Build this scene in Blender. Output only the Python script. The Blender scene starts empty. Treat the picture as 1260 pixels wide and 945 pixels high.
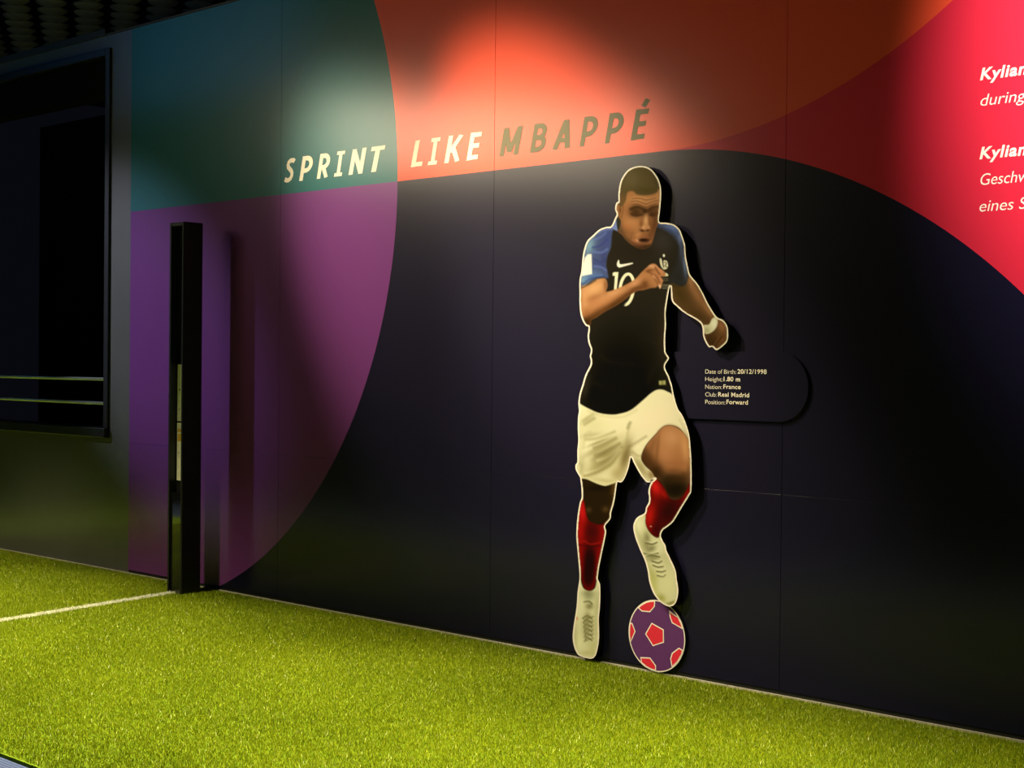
import bpy, bmesh, math, random
import numpy as np
from mathutils import Matrix, Vector

random.seed(7)
rng = np.random.default_rng(11)
scene = bpy.context.scene
COL = scene.collection

# ------------------------------------------------------------------ camera
F_PX = 1865.217
CAM = np.array([0.0, -5.0, 1.28958])
FW = np.array([-0.69261434, 0.72119243, -0.01291708])
RT = np.array([0.72112167, 0.69273142, 0.01033102])
UP = np.array([-0.01639872, 0.00215938, 0.99986320])
cam_data = bpy.data.cameras.new('camera')
cam_data.sensor_width = 36.0
cam_data.lens = F_PX * 36.0 / 1260.0
cam_data.clip_start = 0.05
cam = bpy.data.objects.new('camera', cam_data)
cam.matrix_world = Matrix(((RT[0], UP[0], -FW[0], CAM[0]),
                           (RT[1], UP[1], -FW[1], CAM[1]),
                           (RT[2], UP[2], -FW[2], CAM[2]),
                           (0, 0, 0, 1)))
COL.objects.link(cam)
scene.camera = cam

# ------------------------------------------------------------------ world, exposure
world = bpy.data.worlds.new('world')
scene.world = world
world.use_nodes = True
world.node_tree.nodes['Background'].inputs['Color'].default_value = (0.55, 0.62, 1.0, 1)
world.node_tree.nodes['Background'].inputs['Strength'].default_value = 0.004
scene.view_settings.view_transform = 'Standard'
scene.view_settings.look = 'None'
scene.view_settings.gamma = 1.0
scene.view_settings.use_curve_mapping = False
scene.view_settings.exposure = 0.0

# ------------------------------------------------------------------ lights
def aim(o, loc, target):
    o.location = loc
    d = Vector(target) - Vector(loc)
    o.rotation_euler = d.to_track_quat('-Z', 'Y').to_euler()

def spot(name, loc, target, watt, color, half_deg, blend=0.6, radius=0.04):
    d = bpy.data.lights.new(name, 'SPOT')
    d.energy = watt; d.color = color
    d.spot_size = math.radians(2 * half_deg); d.spot_blend = blend
    d.shadow_soft_size = radius
    o = bpy.data.objects.new(name, d); COL.objects.link(o); aim(o, loc, target)
    return o

def area(name, loc, target, sx, sy, watt, color):
    d = bpy.data.lights.new(name, 'AREA')
    d.shape = 'RECTANGLE'; d.size = sx; d.size_y = sy
    d.energy = watt; d.color = color
    o = bpy.data.objects.new(name, d); COL.objects.link(o); aim(o, loc, target)
    return o

WARM = (1.0, 0.83, 0.56)
# profile spots hung to the left in the hall: two on the heading, one on the cut-out figure
spot('heading_spot_light', (-6.6, -1.9, 4.6), (-4.45, 0, 1.74), 1950, WARM, 13.0, 1.0, 0.10)
spot('heading_spot_light', (-7.9, -1.9, 4.6), (-5.50, 0, 1.66), 1650, WARM, 12.8, 1.0, 0.10)
sb = area('soft_box_light', (-9.9, -5.0, 3.40), (-5.0, 0, 2.30), 3.0, 0.6, 4.8, WARM)
sb.data.spread = math.radians(42)
spot('figure_spot_light', (-7.6, -3.6, 4.5), (-4.12, 0, 0.72), 1150, WARM, 10.5, 0.9, 0.06)
spot('wall_washer_light', (-1.7, -3.0, 4.45), (-1.55, 0, 2.50), 2500, (1.0, 0.86, 0.80), 21.0, 1.0)
spot('cool_spot_light', (-11.6, -3.6, 4.4), (-7.95, 0, 1.55), 1350, (0.74, 0.80, 1.0), 9.5, 1.0, 0.08)
# down lights over the turf
for dx in (-10.6, -8.9, -7.2, -5.5, -3.8, -2.1, -0.4):
    spot('turf_down_light', (dx, -2.35, 4.5), (dx, -1.9, 0), 2300, (1.0, 0.88, 0.52), 27, 0.9, 0.08)
# blue video screen across the hall, seen mirrored in the satin wall
area('video_screen_light', (-11.4, -2.9, 4.13), (-11.4, 0, 4.13), 2.75, 1.0, 5.5, (0.08, 0.42, 1.0))

# ------------------------------------------------------------------ helpers
def mat(name, color, rough=0.5, spec=0.5, metal=0.0, coat=0.0, coat_rough=0.1, noise=0.0, nscale=30.0, bump=0.0):
    m = bpy.data.materials.new(name); m.use_nodes = True
    nt = m.node_tree; b = nt.nodes['Principled BSDF']
    b.inputs['Roughness'].default_value = rough
    b.inputs['Specular IOR Level'].default_value = spec
    b.inputs['Metallic'].default_value = metal
    b.inputs['Coat Weight'].default_value = coat
    b.inputs['Coat Roughness'].default_value = coat_rough
    b.inputs['Base Color'].default_value = (*color, 1)
    if noise or bump:
        tc = nt.nodes.new('ShaderNodeTexCoord')
        n = nt.nodes.new('ShaderNodeTexNoise'); n.inputs['Scale'].default_value = nscale
        n.inputs['Detail'].default_value = 4
        nt.links.new(tc.outputs['Object'], n.inputs['Vector'])
        if noise:
            r = nt.nodes.new('ShaderNodeValToRGB')
            r.color_ramp.elements[0].color = (*[c * (1 - noise) for c in color], 1)
            r.color_ramp.elements[1].color = (*[min(1, c * (1 + noise)) for c in color], 1)
            r.color_ramp.elements[0].position = 0.3; r.color_ramp.elements[1].position = 0.7
            nt.links.new(n.outputs['Fac'], r.inputs['Fac'])
            nt.links.new(r.outputs['Color'], b.inputs['Base Color'])
        if bump:
            bp = nt.nodes.new('ShaderNodeBump'); bp.inputs['Strength'].default_value = bump
            bp.inputs['Distance'].default_value = 0.002
            nt.links.new(n.outputs['Fac'], bp.inputs['Height'])
            nt.links.new(bp.outputs['Normal'], b.inputs['Normal'])
    return m

def link(o, parent=None):
    COL.objects.link(o)
    if parent is not None:
        o.parent = parent
    return o

def obj(name, me, m, parent=None):
    if isinstance(me, bmesh.types.BMesh):
        d = bpy.data.meshes.new(name); me.to_mesh(d); me.free(); me = d
    if m is not None and not me.materials:
        me.materials.append(m)
    return link(bpy.data.objects.new(name, me), parent)

def empty(name, loc=(0, 0, 0)):
    o = bpy.data.objects.new(name, None); o.location = loc
    o.empty_display_size = 0.1
    return link(o)

def tag(o, label=None, cat=None, group=None, kind=None):
    if label: o['label'] = label
    if cat: o['category'] = cat
    if group: o['group'] = group
    if kind: o['kind'] = kind
    return o

def box(bm, x0, x1, y0, y1, z0, z1, bevel=0.0):
    vs = [bm.verts.new(c) for c in ((x0, y0, z0), (x1, y0, z0), (x1, y1, z0), (x0, y1, z0),
                                    (x0, y0, z1), (x1, y0, z1), (x1, y1, z1), (x0, y1, z1))]
    fs = [bm.faces.new([vs[i] for i in f]) for f in
          ((0, 3, 2, 1), (4, 5, 6, 7), (0, 1, 5, 4), (1, 2, 6, 5), (2, 3, 7, 6), (3, 0, 4, 7))]
    if bevel:
        es = {e for f in fs for e in f.edges}
        bmesh.ops.bevel(bm, geom=list(es), offset=bevel, segments=2, affect='EDGES', profile=0.5)

def boxes(*bs, bevel=0.0):
    bm = bmesh.new()
    for b in bs: box(bm, *b, bevel=bevel)
    return bm

def tube(bm, p0, p1, r, seg=16):
    p0 = Vector(p0); p1 = Vector(p1); d = (p1 - p0)
    q = d.to_track_quat('Z', 'Y')
    rings = []
    for p in (p0, p1):
        rings.append([bm.verts.new(p + q @ Vector((r * math.cos(2 * math.pi * k / seg), r * math.sin(2 * math.pi * k / seg), 0))) for k in range(seg)])
    for k in range(seg):
        f = bm.faces.new((rings[0][k], rings[0][(k + 1) % seg], rings[1][(k + 1) % seg], rings[1][k])); f.smooth = True
    bm.faces.new(list(reversed(rings[0]))); bm.faces.new(rings[1])

def on_plane(q, Y):
    """photo pixel(s) -> points on the vertical plane y = Y (parallel to the wall)"""
    q = np.atleast_2d(np.asarray(q, float))
    d = FW[None] + (q[:, :1] - 630) / F_PX * RT - (q[:, 1:] - 472.5) / F_PX * UP
    t = (Y - CAM[1]) / d[:, 1]
    return CAM[None] + d * t[:, None]

def slab(outline, y_front, y_back, holes=None):
    """a board with the outline (list of (x, z), any winding) and real thickness"""
    bm = bmesh.new()
    a = [bm.verts.new((x, y_front, z)) for x, z in outline]
    b = [bm.verts.new((x, y_back, z)) for x, z in outline]
    n = len(a)
    bm.faces.new(a).material_index = 0
    bm.faces.new(list(reversed(b))).material_index = 1
    for i in range(n):
        f = bm.faces.new((a[i], b[i], b[(i + 1) % n], a[(i + 1) % n])); f.material_index = 1
    bmesh.ops.recalc_face_normals(bm, faces=bm.faces)
    bmesh.ops.triangulate(bm, faces=[f for f in bm.faces if len(f.verts) > 4])
    return bm

def spline(pts, closed=True, n=5):
    """Catmull-Rom through pixel points"""
    P = np.asarray(pts, float); m = len(P); out = []
    rngi = range(m) if closed else range(m - 1)
    for i in rngi:
        if closed:
            p0, p1, p2, p3 = P[i - 1], P[i], P[(i + 1) % m], P[(i + 2) % m]
        else:
            p0, p1, p2, p3 = P[max(i - 1, 0)], P[i], P[i + 1], P[min(i + 2, m - 1)]
        for k in range(n):
            t = k / n
            out.append(0.5 * ((2 * p1) + (-p0 + p2) * t + (2 * p0 - 5 * p1 + 4 * p2 - p3) * t * t + (-p0 + 3 * p1 - 3 * p2 + p3) * t ** 3))
    if not closed: out.append(P[-1])
    return np.array(out)

# ------------------------------------------------------------------ mural material (flat print: circles and fields in wall metres)
C1X, C1R = -7.920, 2.322           # teal / purple disc
C2X, C2R = -3.965, 2.350           # navy disc (top touches the heading line)
C3X, C3R = -3.965, 2.300           # orange disc above it
ZD = 2.186                         # heading line

def mural_material():
    m = bpy.data.materials.new('mural_print'); m.use_nodes = True
    nt = m.node_tree; b = nt.nodes['Principled BSDF']
    N = nt.nodes.new; L = nt.links.new
    geo = N('ShaderNodeNewGeometry'); sep = N('ShaderNodeSeparateXYZ'); L(geo.outputs['Position'], sep.inputs[0])
    X, Z = sep.outputs['X'], sep.outputs['Z']
    def math_(op, a, c=None):
        n = N('ShaderNodeMath'); n.operation = op
        for i, v in enumerate((a, c)):
            if v is None: continue
            if isinstance(v, (int, float)): n.inputs[i].default_value = v
            else: L(v, n.inputs[i])
        return n.outputs[0]
    def inside(cx, cz, r):
        dx = math_('SUBTRACT', X, cx); dz = math_('SUBTRACT', Z, cz)
        s = math_('ADD', math_('MULTIPLY', dx, dx), math_('MULTIPLY', dz, dz))
        return math_('LESS_THAN', s, r * r)
    def mixc(f, c0, c1):
        n = N('ShaderNodeMix'); n.data_type = 'RGBA'; L(f, n.inputs[0])
        for sock, c in ((6, c0), (7, c1)):
            if isinstance(c, tuple): n.inputs[sock].default_value = (*c, 1)
            else: L(c, n.inputs[sock])
        return n.outputs[2]
    TEAL, PURPLE = (0.018, 0.125, 0.140), (0.150, 0.034, 0.185)
    ORANGE, CRIMSON, NAVY = (0.80, 0.075, 0.030), (0.62, 0.020, 0.048), (0.0060, 0.0050, 0.0190)
    below = math_('LESS_THAN', Z, ZD)
    in1 = inside(C1X, ZD, C1R)
    left2 = math_('LESS_THAN', X, C2X)
    navy = math_('MULTIPLY', below, math_('MAXIMUM', left2, inside(C2X, ZD - C2R, C2R)))
    orange = math_('MAXIMUM', math_('MULTIPLY', left2, 1.0), inside(C3X, ZD + C3R, C3R))
    c = mixc(orange, CRIMSON, ORANGE)
    c = mixc(navy, c, NAVY)
    c = mixc(in1, c, mixc(below, TEAL, PURPLE))
    L(c, b.inputs['Base Color'])
    n = N('ShaderNodeTexNoise'); n.inputs['Scale'].default_value = 3.0
    L(geo.outputs['Position'], n.inputs['Vector'])
    b.inputs['Roughness'].default_value = 0.45
    b.inputs['Specular IOR Level'].default_value = 0.08
    b.inputs['Coat Weight'].default_value = 0.75
    b.inputs['Coat Roughness'].default_value = 0.18
    b.inputs['Coat IOR'].default_value = 1.45
    return m

M = {}
M['mural'] = mural_material()
M['grey'] = mat('grey_laminate', (0.085, 0.082, 0.078), 0.40, 0.4, coat=0.5, coat_rough=0.16, noise=0.06, nscale=6)
M['core'] = mat('dark_core', (0.012, 0.012, 0.012), 0.7, noise=0.1)
M['black'] = mat('black_powder_coat', (0.010, 0.010, 0.010), 0.42, 0.4, noise=0.1, nscale=60)
M['gloss'] = mat('black_gloss', (0.006, 0.006, 0.006), 0.06, 0.6, coat=0.5, coat_rough=0.03, noise=0.1)
M['frame'] = mat('window_frame_metal', (0.022, 0.022, 0.026), 0.35, 0.5, metal=0.3, noise=0.1)
M['rail'] = mat('brushed_steel', (0.62, 0.64, 0.72), 0.35, 0.5, metal=0.35, noise=0.08, nscale=80)
M['dark_room'] = mat('dark_room_paint', (0.006, 0.006, 0.004), 0.9, 0.05, noise=0.2, nscale=4)
M['cap'] = mat('cap_trim_metal', (0.03, 0.03, 0.034), 0.5, 0.3, noise=0.1)
M['edge'] = mat('pale_edge_strip', (0.36, 0.34, 0.27), 0.6, noise=0.1)
M['disc'] = mat('ceiling_disc_felt', (0.55, 0.50, 0.34), 0.75, noise=0.2, nscale=12)
M['ceiling'] = mat('black_ceiling', (0.004, 0.004, 0.004), 0.9, noise=0.2)
M['cream'] = mat('cream_vinyl', (0.84, 0.79, 0.66), 0.5, 0.3, noise=0.02, nscale=8)
M['grey_vinyl'] = mat('grey_brown_vinyl', (0.185, 0.165, 0.105), 0.45, 0.3, noise=0.03, nscale=8)
M['board_edge'] = mat('black_board_edge', (0.006, 0.006, 0.006), 0.7, 0.2, noise=0.1)
M['board_face'] = mat('cream_print_border', (0.76, 0.71, 0.63), 0.5, 0.3, noise=0.02, nscale=8)
M['panel'] = mat('navy_panel_print', (0.0060, 0.0050, 0.0190), 0.45, 0.08, coat=0.75, coat_rough=0.18, noise=0.05, nscale=6)
M['ball_purple'] = mat('ball_purple_print', (0.095, 0.026, 0.125), 0.45, 0.3, noise=0.04, nscale=20)
M['ball_red'] = mat('ball_red_print', (0.60, 0.022, 0.045), 0.45, 0.3, noise=0.04, nscale=20)
M['steel_plate'] = mat('galvanised_plate', (0.92, 0.86, 0.72), 0.4, 0.5, noise=0.12, nscale=40)
M['yellow'] = mat('yellow_sticker', (0.75, 0.42, 0.04), 0.5, noise=0.05)


# ------------------------------------------------------------------ the setting
WALL_TOP = 3.285
XM0 = -8.005                        # left edge of the mural
X_END = 0.6
# floor: ribbed blue-grey carpet of the hall, the turf lies on it
def carpet_material():
    m = mat('ribbed_blue_carpet', (0.20, 0.23, 0.33), 0.6, 0.3)
    nt = m.node_tree; b = nt.nodes['Principled BSDF']
    tc = nt.nodes.new('ShaderNodeTexCoord'); w = nt.nodes.new('ShaderNodeTexWave')
    w.bands_direction = 'Y'; w.inputs['Scale'].default_value = 22; w.inputs['Distortion'].default_value = 0.3
    nt.links.new(tc.outputs['Object'], w.inputs['Vector'])
    r = nt.nodes.new('ShaderNodeValToRGB')
    r.color_ramp.elements[0].color = (0.016, 0.026, 0.085, 1); r.color_ramp.elements[1].color = (0.060, 0.085, 0.21, 1)
    nt.links.new(w.outputs['Fac'], r.inputs['Fac']); nt.links.new(r.outputs['Color'], b.inputs['Base Color'])
    return m
M['carpet'] = carpet_material()
floor = obj('floor', boxes((-16, 3, -9, 3.5, -0.10, -0.012)), M['carpet']); tag(floor, kind='structure')

TURF_Y0 = -2.585
LINE_A, LINE_B = np.array([-7.165, -0.235]), np.array([-6.735, -2.56])   # white line across the turf
LINE_W = 0.052

def turf_material(white):
    m = bpy.data.materials.new('white_turf_fibre' if white else 'green_turf_fibre'); m.use_nodes = True
    nt = m.node_tree; b = nt.nodes['Principled BSDF']
    at = nt.nodes.new('ShaderNodeAttribute'); at.attribute_name = 'tone'
    r = nt.nodes.new('ShaderNodeValToRGB')
    if white:
        cols = [(0, (0.75, 0.73, 0.60)), (1, (0.92, 0.91, 0.84))]
    else:
        cols = [(0, (0.120, 0.165, 0.003)), (0.55, (0.25, 0.31, 0.004)), (0.93, (0.40, 0.45, 0.012)), (1, (0.70, 0.72, 0.22))]
    r.color_ramp.elements[0].position = cols[0][0]; r.color_ramp.elements[0].color = (*cols[0][1], 1)
    r.color_ramp.elements[1].position = cols[-1][0]; r.color_ramp.elements[1].color = (*cols[-1][1], 1)
    for p_, c_ in cols[1:-1]:
        e = r.color_ramp.elements.new(p_); e.color = (*c_, 1)
    nt.links.new(at.outputs['Fac'], r.inputs['Fac']); nt.links.new(r.outputs['Color'], b.inputs['Base Color'])
    b.inputs['Roughness'].default_value = 0.42; b.inputs['Specular IOR Level'].default_value = 0.45
    return m
M['turf'] = turf_material(False); M['turf_white'] = turf_material(True)
M['turf_mat'] = mat('turf_backing', (0.105, 0.165, 0.006), 0.9, 0.1, noise=0.5, nscale=160)

turf = obj('turf_mat', boxes((-12.0, X_END, TURF_Y0, -0.006, -0.0115, 0.0)), M['turf_mat'], floor)

def blades(name, x, y, h, m, parent, w0=0.00125):
    n = len(x)
    a = rng.uniform(0, 2 * np.pi, n); lean = rng.normal(0, 0.45, n) * h
    la = rng.uniform(0, 2 * np.pi, n)
    w = w0 * rng.uniform(0.7, 1.3, n)
    V = np.zeros((n, 3, 3))
    dx, dy = np.cos(a) * w, np.sin(a) * w
    lx, ly = np.cos(la) * lean, np.sin(la) * lean
    V[:, 0] = np.c_[x - dx, y - dy, np.zeros(n) - 0.001]; V[:, 1] = np.c_[x + dx, y + dy, np.zeros(n) - 0.001]
    V[:, 2] = np.c_[x + lx, y + ly, h]
    me = bpy.data.meshes.new(name)
    me.vertices.add(n * 3); me.vertices.foreach_set('co', V.ravel())
    me.loops.add(n * 3); me.loops.foreach_set('vertex_index', np.arange(n * 3, dtype=np.int32))
    me.polygons.add(n); me.polygons.foreach_set('loop_start', (np.arange(n) * 3).astype(np.int32))
    me.update(calc_edges=True)
    # tone: single fibres differ, and the pile is brushed in slow patches
    tone = rng.beta(2.2, 2.6, n) + 0.07 * np.sin(x * 3.1 + 1.3 * np.sin(y * 2.7)) + 0.06 * np.sin(y * 7.3 + x * 1.9 + np.sin(x * 5))
    tone = np.clip(tone, 0, 0.93)
    tone[rng.random(n) < 0.012] = 1.0
    at = me.attributes.new('tone', 'FLOAT', 'POINT'); at.data.foreach_set('value', np.repeat(tone, 3).astype(np.float32))
    o = obj(name, me, m, parent)
    return o

def near_line(x, y):
    d = (LINE_B - LINE_A); ln = np.linalg.norm(d); d = d / ln
    rx, ry = x - LINE_A[0], y - LINE_A[1]
    t = rx * d[0] + ry * d[1]; s = -rx * d[1] + ry * d[0]
    return (np.abs(s) < LINE_W / 2) & (t > 0) & (t < ln)
PX0, PX1, PY0, PY1 = -7.212, -7.077, -0.245, -0.110      # the post's footprint
NB = 1300000
gx = -10.2 + (10.2 - 1.2) * rng.random(NB); gy = TURF_Y0 + 0.004 + (-TURF_Y0 - 0.016) * rng.random(NB)
post_hit = (gx > PX0 - 0.004) & (gx < PX1 + 0.004) & (gy > PY0 - 0.004) & (gy < PY1 + 0.004)
keep = ~near_line(gx, gy) & ~post_hit
gx, gy = gx[keep], gy[keep]
pile = blades('turf_pile', gx, gy, 0.0115 * rng.uniform(0.6, 1.25, len(gx)), M['turf'], floor)
tag(pile, kind='stuff')
nl = 16000
t_ = rng.random(nl); s_ = rng.uniform(-LINE_W / 2, LINE_W / 2, nl)
dl = (LINE_B - LINE_A); dn = dl / np.linalg.norm(dl)
lxp = LINE_A[0] + dl[0] * t_ - dn[1] * s_; lyp = LINE_A[1] + dl[1] * t_ + dn[0] * s_
line_pile = blades('line_marking', lxp, lyp, 0.0135 * rng.uniform(0.75, 1.15, nl), M['turf_white'], floor)
tag(line_pile, kind='stuff')

# mural wall: a dark core that carries printed panels, joints recessed
wall_back = obj('wall_back', boxes((XM0, X_END, 0.008, 0.16, -0.012, WALL_TOP)), M['core']); tag(wall_back, kind='structure')
cols_x = [XM0, -6.535, -4.930, -3.335, -1.735, -0.135, X_END]
rows_z = [0.024, 0.7915, WALL_TOP]
J = 0.0009
for i in range(len(cols_x) - 1):
    for k in range(2):
        bm = bmesh.new()
        box(bm, cols_x[i] + J, cols_x[i + 1] - J, 0.0, 0.008, rows_z[k] + J * .6, rows_z[k + 1] - J * .6, bevel=0.0004)
        obj('mural_panel', bm, M['mural'], wall_back)
bb = obj('baseboard_back', boxes((XM0 + 0.002, X_END, 0.0035, 0.008, -0.012, 0.0235)), M['black']); tag(bb, kind='structure')
tr = obj('trim_1', boxes((-12.0, X_END, -0.0055, 0.003, -0.0115, 0.0080)), M['edge']); tag(tr, kind='structure')

# grey partition with the window opening
WX0, WX1, WZ0, WZ1 = -11.2, -8.232, 0.812, 3.205
bm = boxes((-12.0, XM0 - 0.001, 0.003, 0.16, 0.0, WZ0),
           (WX1, XM0 - 0.001, 0.003, 0.16, WZ0, WZ1),
           (-12.0, WX0, 0.003, 0.16, WZ0, WZ1),
           (-12.0, XM0 - 0.001, 0.003, 0.16, WZ1, WALL_TOP))
wall_left = obj('wall_left', bm, M['grey']); tag(wall_left, kind='structure')
cap = obj('trim_2', boxes((-12.0, -8.30, -0.004, 0.17, WALL_TOP + 0.0005, WALL_TOP + 0.045), bevel=0.003), M['cap']); tag(cap, kind='structure')
cap = obj('trim_3', boxes((-8.299, X_END, -0.003, 0.17, WALL_TOP + 0.0005, WALL_TOP + 0.014), bevel=0.002), M['cap']); tag(cap, kind='structure')
# window
win = empty('window_1', ((WX0 + WX1) / 2, 0.05, WZ0)); tag(win, kind='structure')
def wpart(name, bm, m):
    o = obj(name, bm, m); o.parent = win
    o.matrix_parent_inverse = Matrix.Translation(win.location).inverted()
    return o
e = 0.001
wpart('window_frame', boxes((WX1 - 0.050, WX1 - e, -0.012, 0.158, WZ0 + 0.062, WZ1 - e), bevel=0.004), M['frame'])
wpart('window_frame', boxes((WX0 + e, WX0 + 0.050, -0.012, 0.158, WZ0 + 0.062, WZ1 - e), bevel=0.004), M['frame'])
wpart('window_frame', boxes((WX0 + 0.051, WX1 - 0.051, -0.012, 0.158, WZ1 - 0.045, WZ1 - e), bevel=0.004), M['frame'])
wpart('window_sill', boxes((WX0 + e, WX1 - e, -0.035, 0.158, WZ0 + e, WZ0 + 0.061), bevel=0.005), M['frame'])
wpart('blind_box', boxes((WX0 + 0.051, WX1 - 0.051, 0.030, 0.150, 2.93, WZ1 - 0.046), bevel=0.004), M['dark_room'])
for zr in (1.172, 1.022):
    bm = bmesh.new(); tube(bm, (WX0 + 0.0505, 0.022, zr), (WX1 - 0.0505, 0.022, zr), 0.0105)
    wpart('rail', bm, M['rail'])
# unlit room behind the window
room = obj('wall_room', boxes((-12.0, -7.0, 1.60, 1.70, -0.012, WALL_TOP), (-7.1, -7.0, 0.161, 1.599, -0.012, WALL_TOP)), M['dark_room']); tag(room, kind='structure')

# ceiling with hanging felt discs
CZ = 4.60
ceiling = obj('ceiling', boxes((-19, 3, -9, 9, CZ + 0.25, CZ + 0.35)), M['ceiling']); tag(ceiling, kind='structure')
def disc_mesh():
    bm = bmesh.new(); seg = 28
    prof = [(0.0, -0.012), (0.070, -0.006), (0.115, 0.008), (0.140, 0.026), (0.142, 0.034), (0.136, 0.036), (0.0, 0.030)]
    rings = []
    for r, z in prof:
        if r == 0: rings.append([bm.verts.new((0, 0, z))])
        else: rings.append([bm.verts.new((r * math.cos(2 * math.pi * k / seg), r * math.sin(2 * math.pi * k / seg), z)) for k in range(seg)])
    for a, b in zip(rings[:-1], rings[1:]):
        for k in range(seg):
            k2 = (k + 1) % seg
            if len(a) == 1: f = bm.faces.new((a[0], b[k2], b[k]))
            elif len(b) == 1: f = bm.faces.new((a[k], a[k2], b[0]))
            else: f = bm.faces.new((a[k], a[k2], b[k2], b[k]))
            f.smooth = True
    # hanger rod up to the slab
    tube(bm, (0, 0, 0.031), (0, 0, 0.249), 0.006, 8)
    bmesh.ops.recalc_face_normals(bm, faces=bm.faces)
    me = bpy.data.meshes.new('ceiling_disc'); bm.to_mesh(me); bm.free(); me.materials.append(M['disc'])
    return me
dm = disc_mesh()
ua = np.array([-0.857, 0.515]) * 0.335; ub = np.array([0.515, 0.857]) * 0.335
for i in range(-9, 9):
    for j in range(-4, 7):
        c = np.array([-14.015, 2.478]) + i * ua + j * ub
        P = np.array([c[0], c[1], CZ]) - CAM
        zz = P @ FW; px = 630 + F_PX * (P @ RT) / zz; py = 472.5 - F_PX * (P @ UP) / zz
        if -60 < px < 330 and -40 < py < 85 - px * 0.22:
            o = link(bpy.data.objects.new('ceiling_disc', dm), ceiling)
            o.location = (c[0], c[1], CZ)

# ------------------------------------------------------------------ lettering on the mural (flat vinyl)
def text_mesh(s, size, shear=0.0, bold=0.0, xscale=1.0):
    cu = bpy.data.curves.new('lettering', 'FONT')
    cu.body = s; cu.size = size; cu.shear = shear; cu.offset = bold; cu.extrude = 0.0
    cu.resolution_u = 6; cu.space_character = 1.0 + bold * 55 * 0.06 / size
    o = bpy.data.objects.new('lettering_tmp', cu); COL.objects.link(o)
    bpy.context.view_layer.update()
    dg = bpy.context.evaluated_depsgraph_get()
    me = bpy.data.meshes.new_from_object(o.evaluated_get(dg))
    bpy.data.objects.remove(o)
    co = np.zeros(len(me.vertices) * 3); me.vertices.foreach_get('co', co); co = co.reshape(-1, 3)
    co[:, 0] *= xscale
    return me, co

def put_text(name, s, px, size_m, Y, m, parent, shear=0.0, bold=0.0, xscale=1.0, width_m=None, height_m=None, depth=0.0006):
    """lettering standing on the plane y = Y with its lower left corner at photo pixel px"""
    me, co = text_mesh(s, size_m, shear, bold, xscale)
    p0 = on_plane(px, Y)[0]
    co[:, 0] -= co[:, 0].min()
    if width_m: co[:, 0] *= width_m / co[:, 0].max()
    if height_m:
        co[:, 1] *= height_m / co[:, 1].max()
    W = np.c_[p0[0] + co[:, 0], np.full(len(co), Y - depth), p0[2] + co[:, 1]]
    me.vertices.foreach_set('co', W.ravel()); me.update()
    me.materials.clear(); me.materials.append(m)
    for p in me.polygons: p.use_smooth = False
    return obj(name, me, m, parent)

# heading letters drawn as strokes: cap height 1, unslanted
def arc(cx, cy, rx, ry, a0, a1, n=10):
    return [(cx + rx * math.cos(math.radians(a0 + (a1 - a0) * k / n)), cy + ry * math.sin(math.radians(a0 + (a1 - a0) * k / n))) for k in range(n + 1)]
SW = 0.185
h_ = SW / 2
def bowl(x0, x1, y0, y1):
    r = (y1 - y0) / 2
    rx = min(r, (x1 - x0) * 0.62)
    return [(x0, y1)] + arc(x1 - rx, (y0 + y1) / 2, rx, r, 90, -90, 12) + [(x0, y0)]
LET = {
    'S': [[(0.50, 0.84), (0.43, 0.895), (0.34, 0.905), (0.22, 0.895), (0.12, 0.83), (0.10, 0.74), (0.13, 0.64), (0.25, 0.55), (0.37, 0.46), (0.43, 0.37), (0.43, 0.26), (0.37, 0.15), (0.26, 0.095), (0.15, 0.09), (0.0, 0.145)]],
    'P': [[(h_, 0), (h_, 1)], bowl(h_, 0.50, 0.40, 1 - h_)],
    'R': [[(h_, 0), (h_, 1)], bowl(h_, 0.49, 0.44, 1 - h_), [(0.26, 0.46), (0.50, 0.0)]],
    'I': [[(0.22, 0), (0.22, 1)], [(0.0, 0.07), (0.44, 0.07)], [(0.0, 0.93), (0.44, 0.93)]],
    'N': [[(h_, 0), (h_, 1)], [(0.53, 0), (0.53, 1)], [(0.10, 0.93), (0.52, 0.07)]],
    'T': [[(0.26, 0), (0.26, 0.9)], [(0.0, 1 - h_), (0.52, 1 - h_)]],
    'L': [[(h_, 0), (h_, 1)], [(h_, h_), (0.46, h_)]],
    'K': [[(h_, 0), (h_, 1)], [(0.17, 0.40), (0.54, 1.0)], [(0.25, 0.58), (0.55, 0.0)]],
    'E': [[(h_, 0), (h_, 1)], [(h_, h_), (0.47, h_)], [(h_, 0.515), (0.44, 0.515)], [(h_, 1 - h_), (0.47, 1 - h_)]],
    'M': [[(h_, 0), (h_, 1)], [(0.66, 0), (0.66, 1)], [(0.12, 0.96), (0.375, 0.12)], [(0.63, 0.96), (0.375, 0.12)]],
    'B': [[(h_, 0), (h_, 1)], bowl(h_, 0.47, 0.50, 1 - h_), bowl(h_, 0.51, h_, 0.50)],
    'A': [[(0.09, 0.0), (0.30, 1.0)], [(0.30, 1.0), (0.52, 0.0)], [(0.17, 0.30), (0.45, 0.30)]],
}
LET['\u00c9'] = LET['E'] + [[(0.24, 1.07), (0.36, 1.30)]]

def stroke_polys(pts, w):
    P = np.array(pts, float); n = len(P)
    T = np.zeros_like(P)
    T[1:-1] = P[2:] - P[:-2]; T[0] = P[1] - P[0]; T[-1] = P[-1] - P[-2]
    T /= np.linalg.norm(T, axis=1)[:, None]
    Nn = np.c_[-T[:, 1], T[:, 0]]
    sc = np.ones(n)
    for i in range(1, n - 1):
        d = (P[i] - P[i - 1]) / np.linalg.norm(P[i] - P[i - 1])
        sc[i] = 1 / max(0.6, abs(d @ T[i]))
    return P + Nn * (w / 2 * sc)[:, None], P - Nn * (w / 2 * sc)[:, None]

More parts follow.
